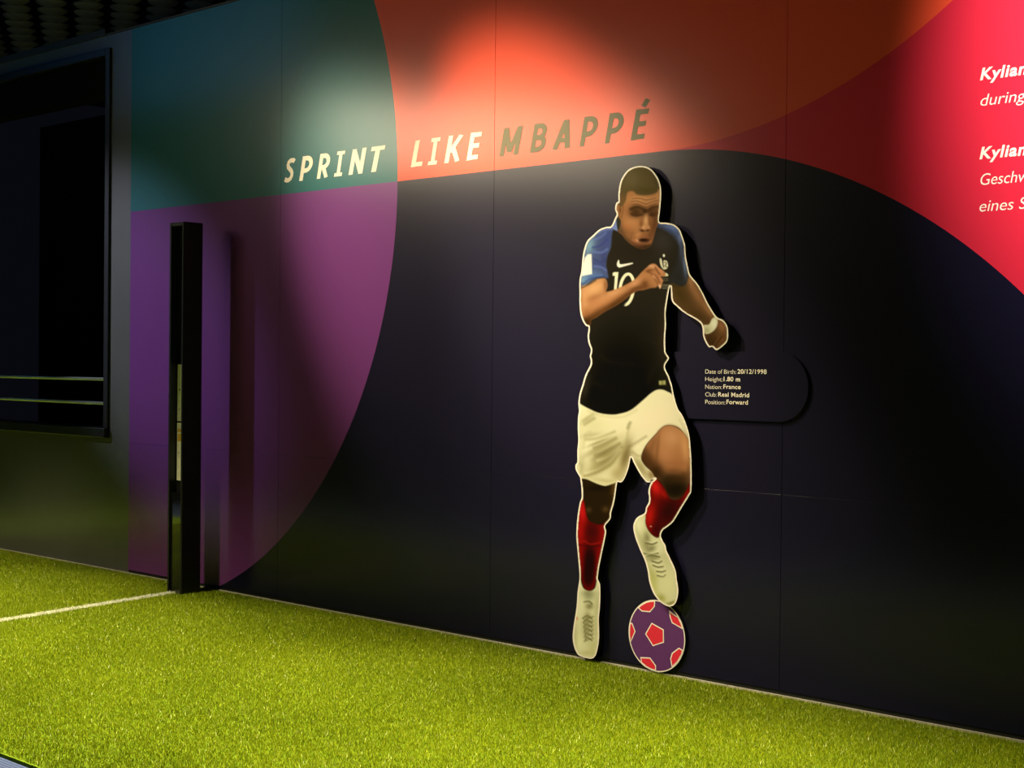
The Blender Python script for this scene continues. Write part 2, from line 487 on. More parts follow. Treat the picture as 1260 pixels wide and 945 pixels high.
def letter(ch, x0, x1, z0, H, Y, m, parent):
    SH = 0.19
    quads = []
    for st in LET[ch]:
        horiz = len(st) == 2 and abs(st[0][1] - st[1][1]) < 1e-6
        w = SW * (0.88 if horiz else 1.0) if ch != 'I' else (0.14 if horiz else SW)
        a, b = stroke_polys(st, w)
        for i in range(len(st) - 1): quads.append((a[i], a[i + 1], b[i + 1], b[i]))
    Q = np.array(quads)
    Q[..., 1] = np.clip(Q[..., 1], 0, None if ch == '\u00c9' else 1.0)
    if ch == '\u00c9': pass
    Q[..., 0] += SH * Q[..., 1]
    body = Q[Q[..., 1] <= 1.02]
    lo, hi = body[..., 0].min(), body[..., 0].max()
    Q[..., 0] = (Q[..., 0] - lo) / (hi - lo) * (x1 - x0) + x0
    Q[..., 1] = Q[..., 1] * H + z0
    bm = bmesh.new()
    for k, q in enumerate(Q):
        vs = [bm.verts.new((v[0], Y - 0.0006 - 0.00002 * k, v[1])) for v in q]
        f = bm.faces.new(vs)
    bmesh.ops.recalc_face_normals(bm, faces=bm.faces)
    for f in bm.faces:
        f.normal_update()
        if f.normal.y > 0: f.normal_flip()
    return obj('letter', bm, m, parent)

HEAD = [('S', 349.6, 363.9), ('P', 368.2, 385.2), ('R', 389.8, 406.5), ('I', 411.0, 425.0), ('N', 428.9, 451.3), ('T', 456.4, 474.3),
        ('L', 505.5, 520.4), ('I', 526.4, 542.2), ('K', 546.7, 570.2), ('E', 574.0, 593.2),
        ('M', 614.3, 643.7), ('B', 651.9, 673.2), ('A', 679.3, 701.8), ('P', 713.0, 735.8), ('P', 744.0, 767.6), ('\u00c9', 776.0, 799.0)]
for k, (ch, a, b) in enumerate(HEAD):
    ya = 226 - (a - 350) * 0.117; yb = 226 - (b - 350) * 0.117 - 30
    xa = on_plane((a, ya), 0)[0][0]; xb = on_plane((b, yb), 0)[0][0]
    letter(ch, xa, xb, 2.2465, 0.1275, 0.0, M['cream'] if k < 10 else M['grey_vinyl'], wall_back)

def Xat(px, py, Y): return on_plane((px, py), Y)[0][0]
for s, px, py, pr, capm, bold, shear in (('Kylian', 1206, 98.4, 1263.5, 0.042, 0.0016, 0.2), ('during', 1206.5, 130.5, 1262.0, 0.042, -0.0003, 0.2),
                                 ('Kylian', 1205.3, 195.6, 1263.0, 0.042, 0.0016, 0.2), ('Geschw', 1206.5, 227.9, 1267.0, 0.042, -0.0003, 0.2),
                                 ('eines S', 1205.3, 260.5, 1264.0, 0.042, -0.0003, 0.2)):
    put_text('lettering', s, (px, py), capm / 0.72, 0.0, M['cream'], wall_back, shear=shear, bold=bold,
             width_m=Xat(pr, py, 0) - Xat(px, py, 0))

# ------------------------------------------------------------------ info panel beside the figure
YP = -0.010
pc = []
zt, zb = 1.3495, 1.0735
rad = (zt - zb) / 2; zc = (zt + zb) / 2; xc = -3.350
for k in range(33):
    a = math.pi / 2 - math.pi * k / 32
    pc.append((xc + rad * math.cos(a), zc + rad * math.sin(a)))
pc += [(-3.98, zb), (-3.98, zt)]
info = empty('info_panel', (-3.6, 0, zc))
tag(info, 'dark navy rounded information panel with player facts in small pale print, beside the footballer cut-out', 'sign')
bm = slab(pc, YP, -0.0002)
bmesh.ops.bevel(bm, geom=[e for e in bm.edges if all(abs(v.co.y - YP) < 1e-5 for v in e.verts) and len(e.link_faces) == 2 and any(abs(f.normal.y) < .5 for f in e.link_faces)], offset=0.0018, segments=2, affect='EDGES')
po = obj('board', bm, M['panel']); po.parent = info; po.matrix_parent_inverse = Matrix.Translation(info.location).inverted()
def ptext(s, l, r, y, bold):
    x0 = 820 + l / 6.3; x1 = 820 + r / 6.3
    o = put_text('lettering', s, (x0, y), 0.0182 / 0.73, YP, M['cream'], None, bold=bold, width_m=Xat(x1, y, YP) - Xat(x0, y, YP))
    o.parent = info; o.matrix_parent_inverse = Matrix.Translation(info.location).inverted()
for y, a, ar, b, bl, br in ((459.6, 'Date of Birth:', 540, '20/12/1998', 552, 777), (468.9, 'Height:', 435, '1.80 m', 444, 571),
                            (478.3, 'Nation:', 430, 'France', 442, 576), (487.8, 'Club:', 388, 'Real Madrid', 402, 642), (497.0, 'Position:', 456, 'Forward', 466, 632)):
    ptext(a, 302, ar, y, -0.00025); ptext(b, bl, br, y, 0.00035)

# ------------------------------------------------------------------ ball cut-out
YB = -0.013
ball = empty('ball_cutout', (-3.937, 0, 0.0102))
tag(ball, 'flat purple football cut-out with red pentagons and cream outlines, under the raised boot', 'cut-out')
def kid(name, bm, m, root):
    o = obj(name, bm, m); o.parent = root; o.matrix_parent_inverse = Matrix.Translation(root.location).inverted(); return o
BX, BZ, BR = -3.9372, 0.1610, 0.1502
ring = [(BX + BR * math.cos(2 * math.pi * k / 72), BZ + BR * math.sin(2 * math.pi * k / 72)) for k in range(72)]
bm = slab(ring, YB, -0.0002)
bo = kid('board', bm, M['board_face'], ball); bo.data.materials.append(M['board_edge'])
def flat(poly, Y):
    bm = bmesh.new(); f = bm.faces.new([bm.verts.new((x, Y, z)) for x, z in poly]); f.normal_update()
    if f.normal.y > 0: f.normal_flip()
    bmesh.ops.triangulate(bm, faces=[f])
    return bm
kid('ball_face', flat([(BX + (BR - .0052) * math.cos(2 * math.pi * k / 72), BZ + (BR - .0052) * math.sin(2 * math.pi * k / 72)) for k in range(72)], YB - 0.0004), M['ball_purple'], ball)
def inset(poly, d):
    P = np.array(poly); n = len(P)
    A2 = sum(P[i][0] * P[(i + 1) % n][1] - P[(i + 1) % n][0] * P[i][1] for i in range(n))
    sgn = 1 if A2 > 0 else -1
    out = []
    for i in range(n):
        e0 = P[i] - P[i - 1]; e1 = P[(i + 1) % n] - P[i]
        n0 = sgn * np.array([-e0[1], e0[0]]) / np.linalg.norm(e0); n1 = sgn * np.array([-e1[1], e1[0]]) / np.linalg.norm(e1)
        b = n0 + n1; out.append(P[i] + b * d / max(0.35, 1 + n0 @ n1))
    return out
HB = lambda p: (695 + p[0] / 6.75, 700 + p[1] / 6.75)
PATCH = [[(722, 446), (822, 503), (824, 612), (732, 642), (668, 540)],
         [(608, 325), (640, 300), (680, 285), (715, 279), (752, 280), (748, 314), (708, 360), (640, 354)],
         [(534, 438), (562, 450), (588, 520), (562, 612), (538, 614), (526, 575), (522, 540), (524, 490)],
         [(866, 343), (900, 372), (930, 410), (955, 460), (970, 508), (890, 450), (872, 400)],
         [(948, 653), (972, 668), (960, 710), (930, 765), (880, 803), (876, 745), (890, 698)],
         [(628, 732), (710, 736), (758, 802), (758, 832), (720, 822), (680, 800), (640, 768)]]
for pt in PATCH:
    q = on_plane([HB(p) for p in pt], YB)[:, [0, 2]]
    pol = []
    for x, z in q:
        d = math.hypot(x - BX, z - BZ); k = (BR - .003) / d if d > BR * 0.90 else 1
        pol.append((BX + (x - BX) * k, BZ + (z - BZ) * k))
    pa = kid('patch_border', flat(pol, YB - 0.0007), M['board_face'], ball)
    red = inset(pol, 0.0048)
    rp = obj('patch', flat([tuple(p) for p in red], YB - 0.0010), M['ball_red']); rp.parent = pa; rp.matrix_parent_inverse = (Matrix.Translation(ball.location)).inverted() @ Matrix.Identity(4)
    rp.matrix_parent_inverse = Matrix.Identity(4)

# ------------------------------------------------------------------ timing post by the line
post = empty('timing_post', ((PX0 + PX1) / 2, (PY0 + PY1) / 2, 0))
tag(post, 'tall slim black post on the turf at the end of the white line', 'post')
def prof_extrude(prof, z0, z1):
    bm = bmesh.new()
    a = [bm.verts.new((x, y, z0)) for x, y in prof]; b = [bm.verts.new((x, y, z1)) for x, y in prof]
    n = len(prof)
    for i in range(n): bm.faces.new((a[i], a[(i + 1) % n], b[(i + 1) % n], b[i]))
    fs = [bm.faces.new(list(reversed(a))), bm.faces.new(b)]
    bmesh.ops.recalc_face_normals(bm, faces=bm.faces)
    bmesh.ops.triangulate(bm, faces=fs)
    return bm
rc = 0.022
pr = [(PX0, PY0), (PX0 + .014, PY0), (PX0 + .014, -0.198), (PX1 - .012, -0.198), (PX1 - .012, PY0), (PX1 - 0.004, PY0), (PX1, PY0 + .004)]
pr += [(PX1 - rc + rc * math.cos(t), PY1 - rc + rc * math.sin(t)) for t in np.linspace(0, math.pi / 2, 7)]
pr += [(PX1 - 0.040, PY1), (PX1 - 0.052, PY1 - 0.004), (PX0 + 0.004, -0.186), (PX0, -0.192)]
kid('body', prof_extrude(pr, 0.0005, 2.055), M['black'], post)
kid('top_cap', boxes((PX0 + .0145, PX1 - .0125, PY0 + .002, -0.1985, 2.035, 2.055), bevel=0.002), M['black'], post)
kid('upper_cover', boxes((PX0 + .0145, PX1 - .0125, -0.210, -0.1985, 1.283, 2.034), bevel=0.001), M['gloss'], post)
kid('lower_cover', boxes((PX0 + .0145, PX1 - .0125, -0.234, -0.1985, 0.0005, 0.56), bevel=0.001), M['gloss'], post)
pl = kid('metal_plate', boxes((PX0 + .022, PX1 - .0125, -0.203, -0.1985, 0.955, 1.270), (PX0 + .022, PX1 - .0125, -0.203, -0.1985, 0.625, 0.945), bevel=0.0008), M['steel_plate'], post)
pl['label'] = 'galvanised metal plate'
for z, r in ((1.13, .005), (1.02, .003), (0.78, .003)):
    bm = bmesh.new(); tube(bm, (PX0 + .045, -0.2035, z), (PX0 + .045, -0.2050, z), r, 10)
    s = obj('screw', bm, M['black']); s.parent = pl
st = obj('sticker', boxes((PX0 + .03, PX1 - .02, -0.2039, -0.2032, 0.845, 0.885)), M['yellow']); st.parent = pl
st2 = obj('sticker', boxes((PX0 + .03, PX1 - .02, -0.2039, -0.2032, 0.895, 0.912)), M['yellow']); st2.parent = pl

# ------------------------------------------------------------------ the printed footballer cut-out
YF = -0.035
cut = empty('footballer_cutout', (-4.05, -0.015, 0.012))
tag(cut, 'flat printed cut-out of a running footballer in navy shirt and white shorts', 'cut-out')
CR = {'A': (740, 195, 7.88), 'B': (705, 260, 9.45), 'C': (770, 290, 6.3), 'D': (700, 310, 7.87), 'E': (700, 400, 7.87),
      'F': (700, 500, 6.75), 'G': (700, 580, 6.75), 'H': (695, 700, 6.75)}
def px(*seq):
    """points given as crop letter followed by pairs -> photo pixels"""
    out = []; c = None
    for s in seq:
        if isinstance(s, str): c = CR[s]
        else: out.append((c[0] + s[0] / c[2], c[1] + s[1] / c[2]))
    return out
OUT = px('A', (395, 72), (470, 95), (530, 160), (568, 240), (580, 330), (575, 430), (567, 520), (560, 612), (620, 622), (680, 632), (725, 655), (765, 700), (788, 760),
         'C', (446, 25), (460, 80), (466, 160), (485, 255), (500, 305), (550, 365), (590, 430), (640, 530), (700, 625), (755, 655), (785, 695), (794, 740), (790, 810), (760, 850), (712, 886), (690, 880),
         (670, 862), (645, 865), (620, 830), (600, 780), (595, 720), (580, 680), (535, 645), (480, 615), (430, 580), (395, 548), (365, 520), (352, 480), (348, 400), (338, 410), (320, 510), (309, 600), (312, 690), (305, 800), (307, 880),
         'E', (940, 270), (967, 312), (962, 338), (930, 405), (970, 500), (1000, 590), (1017, 685),
         'F', (905, 20), (940, 70), (975, 150), (1000, 240), (1010, 340), (1018, 480), (1018, 690), (1000, 740), (950, 820),
         'G', (885, 390), (860, 425), (820, 460), (782, 487), (764, 530), (778, 575), (802, 615), (812, 660), (850, 740), (885, 820),
         'H', (930, 90), (942, 170), (936, 240), (915, 290), (880, 312), (850, 308), (805, 285), (765, 245), (730, 190), (700, 100),
         'G', (655, 830), (630, 740), (590, 650), (555, 560), (536, 480), (540, 430), (570, 380), (628, 347), (640, 300), (663, 255), (665, 210), (660, 170), (670, 120), (695, 75), (716, 60),
         'F', (690, 622), (660, 632), (635, 620), (590, 560), (545, 480), (519, 425), (510, 440), (490, 530), (455, 610), (430, 632), (405, 628), (398, 650), (388, 720), (375, 800), (352, 880),
         'G', (345, 395), (302, 452), (310, 500), (300, 560), (270, 700), (250, 800), (240, 880),
         'H', (276, 90), (292, 130), (295, 220), (290, 330), (282, 420), (285, 560), (275, 650), (255, 720), (225, 745), (185, 742), (130, 725), (100, 700), (75, 640), (65, 560), (75, 460), (90, 370), (100, 290), (105, 200), (115, 130),
         'G', (88, 860), (75, 700), (63, 560), (63, 480), (72, 370), (90, 260), (106, 215), (103, 130), (95, 70),
         'F', (92, 590), (70, 552), (55, 520), (56, 485), (70, 458), (70, 370), (78, 280), (74, 200), (75, 100), (84, 40),
         'E', (95, 800), (92, 740), (105, 660), (130, 580), (160, 480), (205, 390), (211, 340), (202, 300), (213, 240), (192, 180), (182, 110), (190, 20),
         'D', (165, 715), (135, 670), (112, 600), (103, 500), (103, 400), (103, 270), (120, 190),
         'B', (115, 520), (130, 440), (165, 345), (230, 280), (310, 210), (390, 180), (445, 170), (490, 75),
         'A', (148, 540), (134, 500), (135, 460), (148, 425), (165, 415), (165, 340), (180, 240), (210, 170), (260, 110), (320, 80))
outline = spline(OUT, True, 4)

STEP = 0.75
U0, U1, V0, V1 = 703.0, 899.0, 202.0, 813.0
nu = int((U1 - U0) / STEP) + 1; nv = int((V1 - V0) / STEP) + 1
GU, GV = np.meshgrid(U0 + STEP * np.arange(nu), V0 + STEP * np.arange(nv))
IMG = np.zeros((nv, nu, 3)); TAG = np.zeros((nv, nu), np.int16)

def sdf(poly, margin=4.0):
    """signed pixel distance (negative inside) on the part of the grid around poly"""
    P = np.asarray(poly, float)
    i0 = max(0, int((P[:, 1].min() - margin - V0) / STEP)); i1 = min(nv, int((P[:, 1].max() + margin - V0) / STEP) + 2)
    j0 = max(0, int((P[:, 0].min() - margin - U0) / STEP)); j1 = min(nu, int((P[:, 0].max() + margin - U0) / STEP) + 2)
    u = GU[i0:i1, j0:j1]; v = GV[i0:i1, j0:j1]
    best = np.full(u.shape, 1e9); ins = np.zeros(u.shape, bool)
    n = len(P)
    for k in range(n):
        a = P[k]; b = P[(k + 1) % n]; d = b - a; L2 = d @ d + 1e-12
        t = np.clip(((u - a[0]) * d[0] + (v - a[1]) * d[1]) / L2, 0, 1)
        best = np.minimum(best, (u - a[0] - t * d[0]) ** 2 + (v - a[1] - t * d[1]) ** 2)
        if a[1] != b[1]:
            c = ((a[1] > v) != (b[1] > v)) & (u < (b[0] - a[0]) * (v - a[1]) / (b[1] - a[1]) + a[0])
            ins ^= c
    s = np.sqrt(best)
    return (slice(i0, i1), slice(j0, j1)), np.where(ins, -s, s)

def lin(c):
    return np.asarray(c, float) / 255.0      # ink tones are blended in display space, made linear at the end

def fill(poly, color, soft=0.8, tagid=None, smooth=True, alpha=1.0):
    P = spline(poly, True, 4) if smooth else poly
    sl, d = sdf(P)
    a = np.clip(0.5 - d / (2 * soft), 0, 1) * alpha
    IMG[sl] = IMG[sl] * (1 - a[..., None]) + lin(color) * a[..., None]
    if tagid is not None:
        TAG[sl][a > 0.5] = tagid
    return sl, a

def mask_of(poly, soft=1.0):
    m = np.zeros((nv, nu)); sl, d = sdf(spline(poly, True, 4)); m[sl] = np.clip(0.5 - d / (2 * soft), 0, 1); return m

def blob(c, color, cx, cy, rx, ry=None, rot=0.0, strength=1.0, mask=None, power=1.0):
    """soft elliptical tone of the print, centre and radii in crop units"""
    o = CR[c]; ry = rx if ry is None else ry
    x = o[0] + cx / o[2]; y = o[1] + cy / o[2]; rx = rx / o[2]; ry = ry / o[2]
    ca, sa = math.cos(math.radians(rot)), math.sin(math.radians(rot))
    du, dv = GU - x, GV - y
    p = (du * ca + dv * sa) / rx; q = (-du * sa + dv * ca) / ry
    a = np.exp(-((p * p + q * q) ** power)) * strength
    if mask is not None: a = a * mask
    IMG[:] = IMG * (1 - a[..., None]) + lin(color) * a[..., None]

def stroke(c, pts, width, color, strength=1.0, soft=0.7, mask=None, smooth=True):
    o = CR[c]
    P = np.array([(o[0] + x / o[2], o[1] + y / o[2]) for x, y in pts]); w = width / o[2]
    if smooth and len(P) > 2: P = spline(P, False, 4)
    i0 = max(0, int((P[:, 1].min() - 6 - V0) / STEP)); i1 = min(nv, int((P[:, 1].max() + 6 - V0) / STEP) + 2)
    j0 = max(0, int((P[:, 0].min() - 6 - U0) / STEP)); j1 = min(nu, int((P[:, 0].max() + 6 - U0) / STEP) + 2)
    sl = (slice(i0, i1), slice(j0, j1)); u, v = GU[sl], GV[sl]
    best = np.full(u.shape, 1e9)
    for a, b in zip(P[:-1], P[1:]):
        d = b - a; L2 = d @ d + 1e-12
        t = np.clip(((u - a[0]) * d[0] + (v - a[1]) * d[1]) / L2, 0, 1)
        best = np.minimum(best, np.hypot(u - a[0] - t * d[0], v - a[1] - t * d[1]))
    al = np.clip((w / 2 - best) / (2 * soft) + 0.5, 0, 1) * strength
    if mask is not None: al = al * mask[sl]
    IMG[sl] = IMG[sl] * (1 - al[..., None]) + lin(color) * al[..., None]

T_SKIN, T_SHIRT, T_SHORTS, T_SOCK_A, T_SOCK_B, T_BOOT_A, T_BOOT_B, T_HAIR, T_BAND, T_LEG_A, T_LEG_B, T_ARM_A, T_ARM_B = range(1, 14)

# --- shirt (whole torso first)
shirt = px('A', (150, 560), (560, 610), (680, 628), (765, 695), 'C', (446, 25), (470, 160), (490, 300), (470, 380), (348, 398), (325, 500), (309, 600), (312, 690), (305, 800), (307, 880),
           'E', (967, 312), (930, 405), (985, 540), (1005, 680), (950, 640), (900, 622), (850, 625), (790, 660), (700, 740), (590, 825), (470, 862), (380, 864), (280, 847), (180, 802), (105, 758), (88, 720), (130, 580), (205, 390), (202, 300), (190, 20),
           'D', (103, 500), (103, 270), (120, 190), 'B', (130, 440), (230, 280), (400, 180), (460, 150))
fill(shirt, (46, 40, 27), tagid=T_SHIRT)
ms = mask_of(shirt)
blob('E', (18, 16, 9), 520, 470, 440, 560, strength=0.97, mask=ms)
blob('E', (14, 13, 8), 450, 700, 420, 220, strength=0.8, mask=ms)
blob('E', (60, 44, 26), 920, 100, 60, 260, strength=0.6, mask=ms)
blob('E', (58, 50, 34), 160, 600, 40, 120, rot=15, strength=0.6, mask=ms)
blob('A', (66, 58, 48), 600, 800, 120, 160, strength=0.7, mask=ms)
blob('A', (44, 34, 20), 330, 900, 220, 60, strength=0.5, mask=ms)
for pts in ([(300, 300), (420, 360), (620, 380)], [(700, 120), (820, 170), (900, 260)], [(250, 560), (420, 620), (640, 600)], [(900, 320), (820, 420), (760, 560)]):
    stroke('E', pts, 30, (44, 38, 24), 0.30, 3.0, ms)
# left sleeve, blue
sleeve = px('B', (345, 190), (430, 172), (455, 175), (478, 150), (500, 215), (465, 225), (450, 300), (440, 420), (400, 520), (385, 620), (400, 700), (408, 775), (330, 770), (250, 792), (180, 835), (110, 875), (75, 860), (95, 680), (115, 520), (165, 345), (230, 280))
fill(sleeve, (72, 80, 108), tagid=T_SHIRT, soft=1.2)
mk = mask_of(sleeve)
blob('B', (120, 150, 154), 190, 400, 60, 130, rot=15, strength=0.9, mask=mk)
blob('B', (112, 144, 152), 130, 800, 70, 60, strength=0.9, mask=mk)
blob('B', (92, 116, 142), 230, 720, 100, 40, strength=0.6, mask=mk)
blob('B', (66, 74, 118), 400, 320, 50, 160, rot=10, strength=0.8, mask=mk)
blob('B', (58, 60, 98), 360, 560, 40, 120, strength=0.6, mask=mk)
for pts, col in (([(250, 330), (320, 300), (380, 250)], (96, 108, 156)), ([(230, 420), (310, 400), (400, 330)], (58, 66, 112)), ([(240, 470), (330, 480), (400, 440)], (98, 112, 160)),
                 ([(250, 560), (320, 590), (380, 570)], (54, 60, 100)), ([(250, 640), (330, 650), (390, 690)], (96, 108, 158)), ([(240, 600), (300, 610), (370, 640)], (60, 66, 110)),
                 ([(140, 800), (230, 760), (330, 740)], (84, 112, 160)), ([(110, 850), (200, 790), (300, 765), (400, 775)], (56, 70, 104)), ([(300, 250), (360, 220), (450, 205)], (110, 122, 168))):
    stroke('B', pts, 22, col, 0.7, 1.2, mk)
fill(px('B', (172, 500), (215, 498), (219, 610), (222, 730), (150, 742), (112, 752), (102, 745), (118, 620), (140, 540)), (240, 226, 182), smooth=False, tagid=T_SHIRT)
stroke('B', [(105, 765), (180, 745), (225, 733)], 10, (110, 140, 165), 0.7)
# right shoulder and sleeve
rsh = px('A', (545, 620), (620, 622), (680, 632), (725, 655), (765, 700), (788, 760), (780, 850), (740, 800), (690, 740), (620, 690), (540, 655))
fill(rsh, (74, 82, 106), soft=3.0, tagid=T_SHIRT)
mk = mask_of(rsh, 2)
blob('A', (110, 124, 165), 690, 670, 80, 30, rot=25, strength=0.8, mask=mk)
blob('A', (60, 68, 104), 650, 710, 50, 30, strength=0.6, mask=mk)
blob('A', (124, 134, 160), 770, 760, 25, 70, strength=0.7, mask=ms)
rsl = px('C', (440, 60), (470, 160), (490, 300), (470, 385), (420, 395), (365, 385), (345, 360), (380, 250), (420, 120))
fill(rsl, (52, 50, 46), soft=3.5, tagid=T_SHIRT)
blob('C', (104, 114, 138), 458, 230, 16, 90, rot=-6, strength=0.9, mask=ms)
blob('C', (84, 92, 118), 430, 100, 18, 80, strength=0.6, mask=ms)
blob('C', (46, 42, 34), 400, 330, 40, 80, strength=0.7, mask=ms)

# --- right arm (our right) and hand
rarm = px('C', (496, 300), (470, 372), (430, 392), (372, 372), (350, 372), (345, 400), (350, 480), (362, 520), (395, 550), (480, 616), (535, 646), (582, 684), (600, 780), (645, 868), (690, 884), (762, 852), (794, 800), (790, 700), (755, 650), (700, 620), (640, 525), (590, 425), (550, 360))
fill(rarm, (96, 66, 34), tagid=T_ARM_B)
mk = mask_of(rarm)
blob('C', (150, 100, 58), 545, 440, 40, 130, rot=-30, strength=0.9, mask=mk)
blob('C', (172, 120, 74), 505, 350, 20, 50, rot=-15, strength=0.7, mask=mk)
blob('C', (158, 106, 62), 640, 570, 26, 80, rot=-32, strength=0.9, mask=mk)
blob('C', (72, 54, 22), 420, 450, 50, 110, rot=-30, strength=0.85, mask=mk)
blob('C', (70, 48, 20), 560, 620, 90, 30, rot=35, strength=0.6, mask=mk)
blob('C', (56, 44, 20), 400, 385, 60, 16, strength=0.6, mask=mk)
blob('C', (66, 42, 20), 650, 810, 50, 60, strength=0.9, mask=mk)
blob('C', (150, 98, 56), 745, 700, 36, 60, rot=-20, strength=0.95, mask=mk)
blob('C', (112, 70, 36), 750, 800, 40, 50, strength=0.8, mask=mk)
stroke('C', [(690, 870), (720, 820), (745, 780)], 8, (60, 36, 16), 0.7, 0.8, mk)
stroke('C', [(660, 862), (680, 820), (700, 790)], 7, (50, 32, 14), 0.6, 0.8, mk)
fill(px('C', (602, 696), (645, 688), (665, 650), (690, 632), (712, 655), (705, 705), (675, 742), (640, 760), (612, 755)), (206, 194, 146), tagid=T_BAND)
mk = mask_of(px('C', (602, 696), (645, 688), (665, 650), (690, 632), (712, 655), (705, 705), (675, 742), (640, 760), (612, 755)))
blob('C', (150, 142, 92), 625, 735, 30, 30, strength=0.7, mask=mk)
blob('C', (226, 216, 176), 685, 680, 22, 30, strength=0.8, mask=mk)

# --- shirt marks: tick, number, crest, hem tag
fill(px('B', (530, 566), (512, 600), (512, 632), (532, 652), (565, 648), (690, 612), (686, 598), (600, 612), (556, 616), (540, 602), (538, 575)), (236, 222, 182), soft=0.5)
fill(px('D', (424, 205), (440, 195), (480, 195), (462, 372), (436, 372), (446, 232), (424, 232)), (226, 212, 160), soft=0.5, smooth=False)
zo = [(560 + 66 * math.cos(t), 362 + 148 * math.sin(t)) for t in np.linspace(0, 2 * math.pi, 28, endpoint=False)]
zo = [(x + (360 - y) * 0.10, y) for x, y in zo]
stroke('D', zo + [zo[0]], 29, (226, 212, 160), 1.0, 0.5)
fill(px('D', (440, 500), (530, 440), (552, 478), (536, 520), (510, 545), (450, 545)), (38, 32, 20), soft=1.2, tagid=T_SHIRT)
fill(px('C', (262, 182), (276, 178), (288, 235), (296, 250), (292, 195), (318, 196), (328, 225), (322, 252), (300, 262), (285, 255), (268, 225)), (206, 194, 150), soft=0.5)
fill(px('C', (288, 146), (301, 144), (303, 162), (290, 164)), (226, 214, 172), soft=0.5)
stroke('C', [(300, 205), (318, 215), (304, 232), (320, 245)], 6, (60, 52, 36), 0.8, 0.5)
fill(px('C', (300, 292), (318, 290), (330, 310), (300, 314)), (206, 194, 150), soft=0.5)
for yy, x0, x1 in ((332, 288, 328), (347, 288, 328)):
    for k in range(5): stroke('C', [(x0 + k * 9, yy + 4), (x0 + k * 9 + 4, yy - 4)], 2.5, (150, 140, 104), 0.8, 0.5)
for k in range(6): stroke('C', [(288 + k * 10, 394), (292 + k * 10, 378)], 2.5, (206, 194, 150), 0.8, 0.5)
for k in range(5): stroke('C', [(286 + k * 9, 411), (290 + k * 9, 402)], 2.5, (190, 178, 136), 0.8, 0.5)
fill(px('E', (870, 540), (935, 534), (938, 578), (874, 582)), (128, 122, 66), soft=0.8, smooth=False)
blob('E', (176, 166, 104), 885, 558, 10, 16, strength=0.8); blob('E', (176, 166, 104), 925, 556, 10, 16, strength=0.8)

# --- left arm crossing the chest, with fist
larm = px('D', (112, 345), (190, 312), (255, 270), (330, 255), (362, 270), (374, 330), (362, 384), (440, 366), (520, 332), (600, 290), (650, 255), (700, 200), (755, 148), (800, 115), (840, 118), (872, 150), (925, 190), (936, 222), (915, 240), (890, 238), (912, 275), (905, 305), (896, 340), (880, 356), (862, 330), (840, 345), (790, 350), (720, 370), (665, 376),
          (600, 412), (540, 460), (450, 522), (350, 575), (270, 630), (215, 660), (208, 700), (185, 722), (150, 712), (125, 650), (108, 580), (103, 480))
fill(larm, (170, 112, 64), tagid=T_ARM_A)
mk = mask_of(larm)
blob('D', (206, 150, 92), 250, 350, 130, 70, rot=-30, strength=0.9, mask=mk)
blob('D', (196, 138, 84), 150, 450, 45, 140, strength=0.8, mask=mk)
blob('D', (168, 106, 62), 240, 470, 60, 50, strength=0.6, mask=mk)
blob('D', (196, 138, 86), 430, 400, 130, 30, rot=-22, strength=0.9, mask=mk)
blob('D', (186, 122, 72), 330, 480, 120, 40, rot=-28, strength=0.6, mask=mk)
blob('D', (104, 64, 30), 470, 490, 190, 36, rot=-32, strength=0.85, mask=mk)
blob('D', (120, 72, 34), 270, 590, 120, 40, rot=-30, strength=0.8, mask=mk)
blob('D', (76, 46, 18), 180, 670, 50, 45, strength=0.95, mask=mk)
blob('D', (140, 84, 44), 170, 590, 40, 50, strength=0.6, mask=mk)
blob('D', (106, 62, 30), 735, 310, 40, 40, strength=0.8, mask=mk)
blob('D', (196, 136, 88), 640, 300, 60, 30, rot=-35, strength=0.8, mask=mk)
blob('D', (206, 148, 102), 810, 140, 50, 18, rot=10, strength=0.85, mask=mk)
blob('D', (192, 128, 84), 890, 190, 40, 22, rot=40, strength=0.8, mask=mk)
blob('D', (112, 66, 34), 780, 180, 40, 14, rot=-10, strength=0.75, mask=mk)
stroke('D', [(760, 190), (800, 210), (850, 240), (880, 300)], 14, (112, 62, 34), 0.7, 1.2, mk)
stroke('D', [(835, 150), (860, 190), (880, 215)], 12, (108, 60, 34), 0.8, 1.0, mk)
stroke('D', [(800, 230), (850, 290), (862, 330)], 12, (120, 70, 38), 0.65, 1.2, mk)
blob('D', (200, 140, 96), 820, 240, 24, 20, rot=40, strength=0.6, mask=mk)
blob('D', (190, 126, 86), 890, 265, 16, 30, rot=-20, strength=0.7, mask=mk)
blob('D', (232, 186, 140), 880, 335, 14, 22, strength=0.9, mask=mk)
stroke('D', [(700, 368), (780, 352), (840, 346)], 10, (110, 68, 34), 0.6, 1.0, mk)
for c_ in ((420, 530, 220, 34, -31, (84, 50, 22), 0.85), (590, 400, 120, 26, -33, (96, 58, 28), 0.8), (230, 640, 110, 34, -25, (82, 50, 22), 0.85), (160, 690, 60, 40, 0, (56, 36, 14), 0.9),
           (355, 320, 20, 70, 0, (126, 80, 44), 0.7), (250, 440, 90, 24, -20, (150, 96, 54), 0.5), (115, 450, 20, 160, 0, (150, 100, 56), 0.5), (700, 345, 90, 20, -8, (100, 60, 30), 0.7)):
    blob('D', c_[5], c_[0], c_[1], c_[2], c_[3], rot=c_[4], strength=c_[6], mask=mk)
stroke('D', [(120, 348), (190, 318), (260, 275)], 10, (60, 50, 34), 0.8, 1.0)
stroke('D', [(372, 290), (372, 340), (362, 384)], 8, (110, 70, 38), 0.6, 1.0, mk)

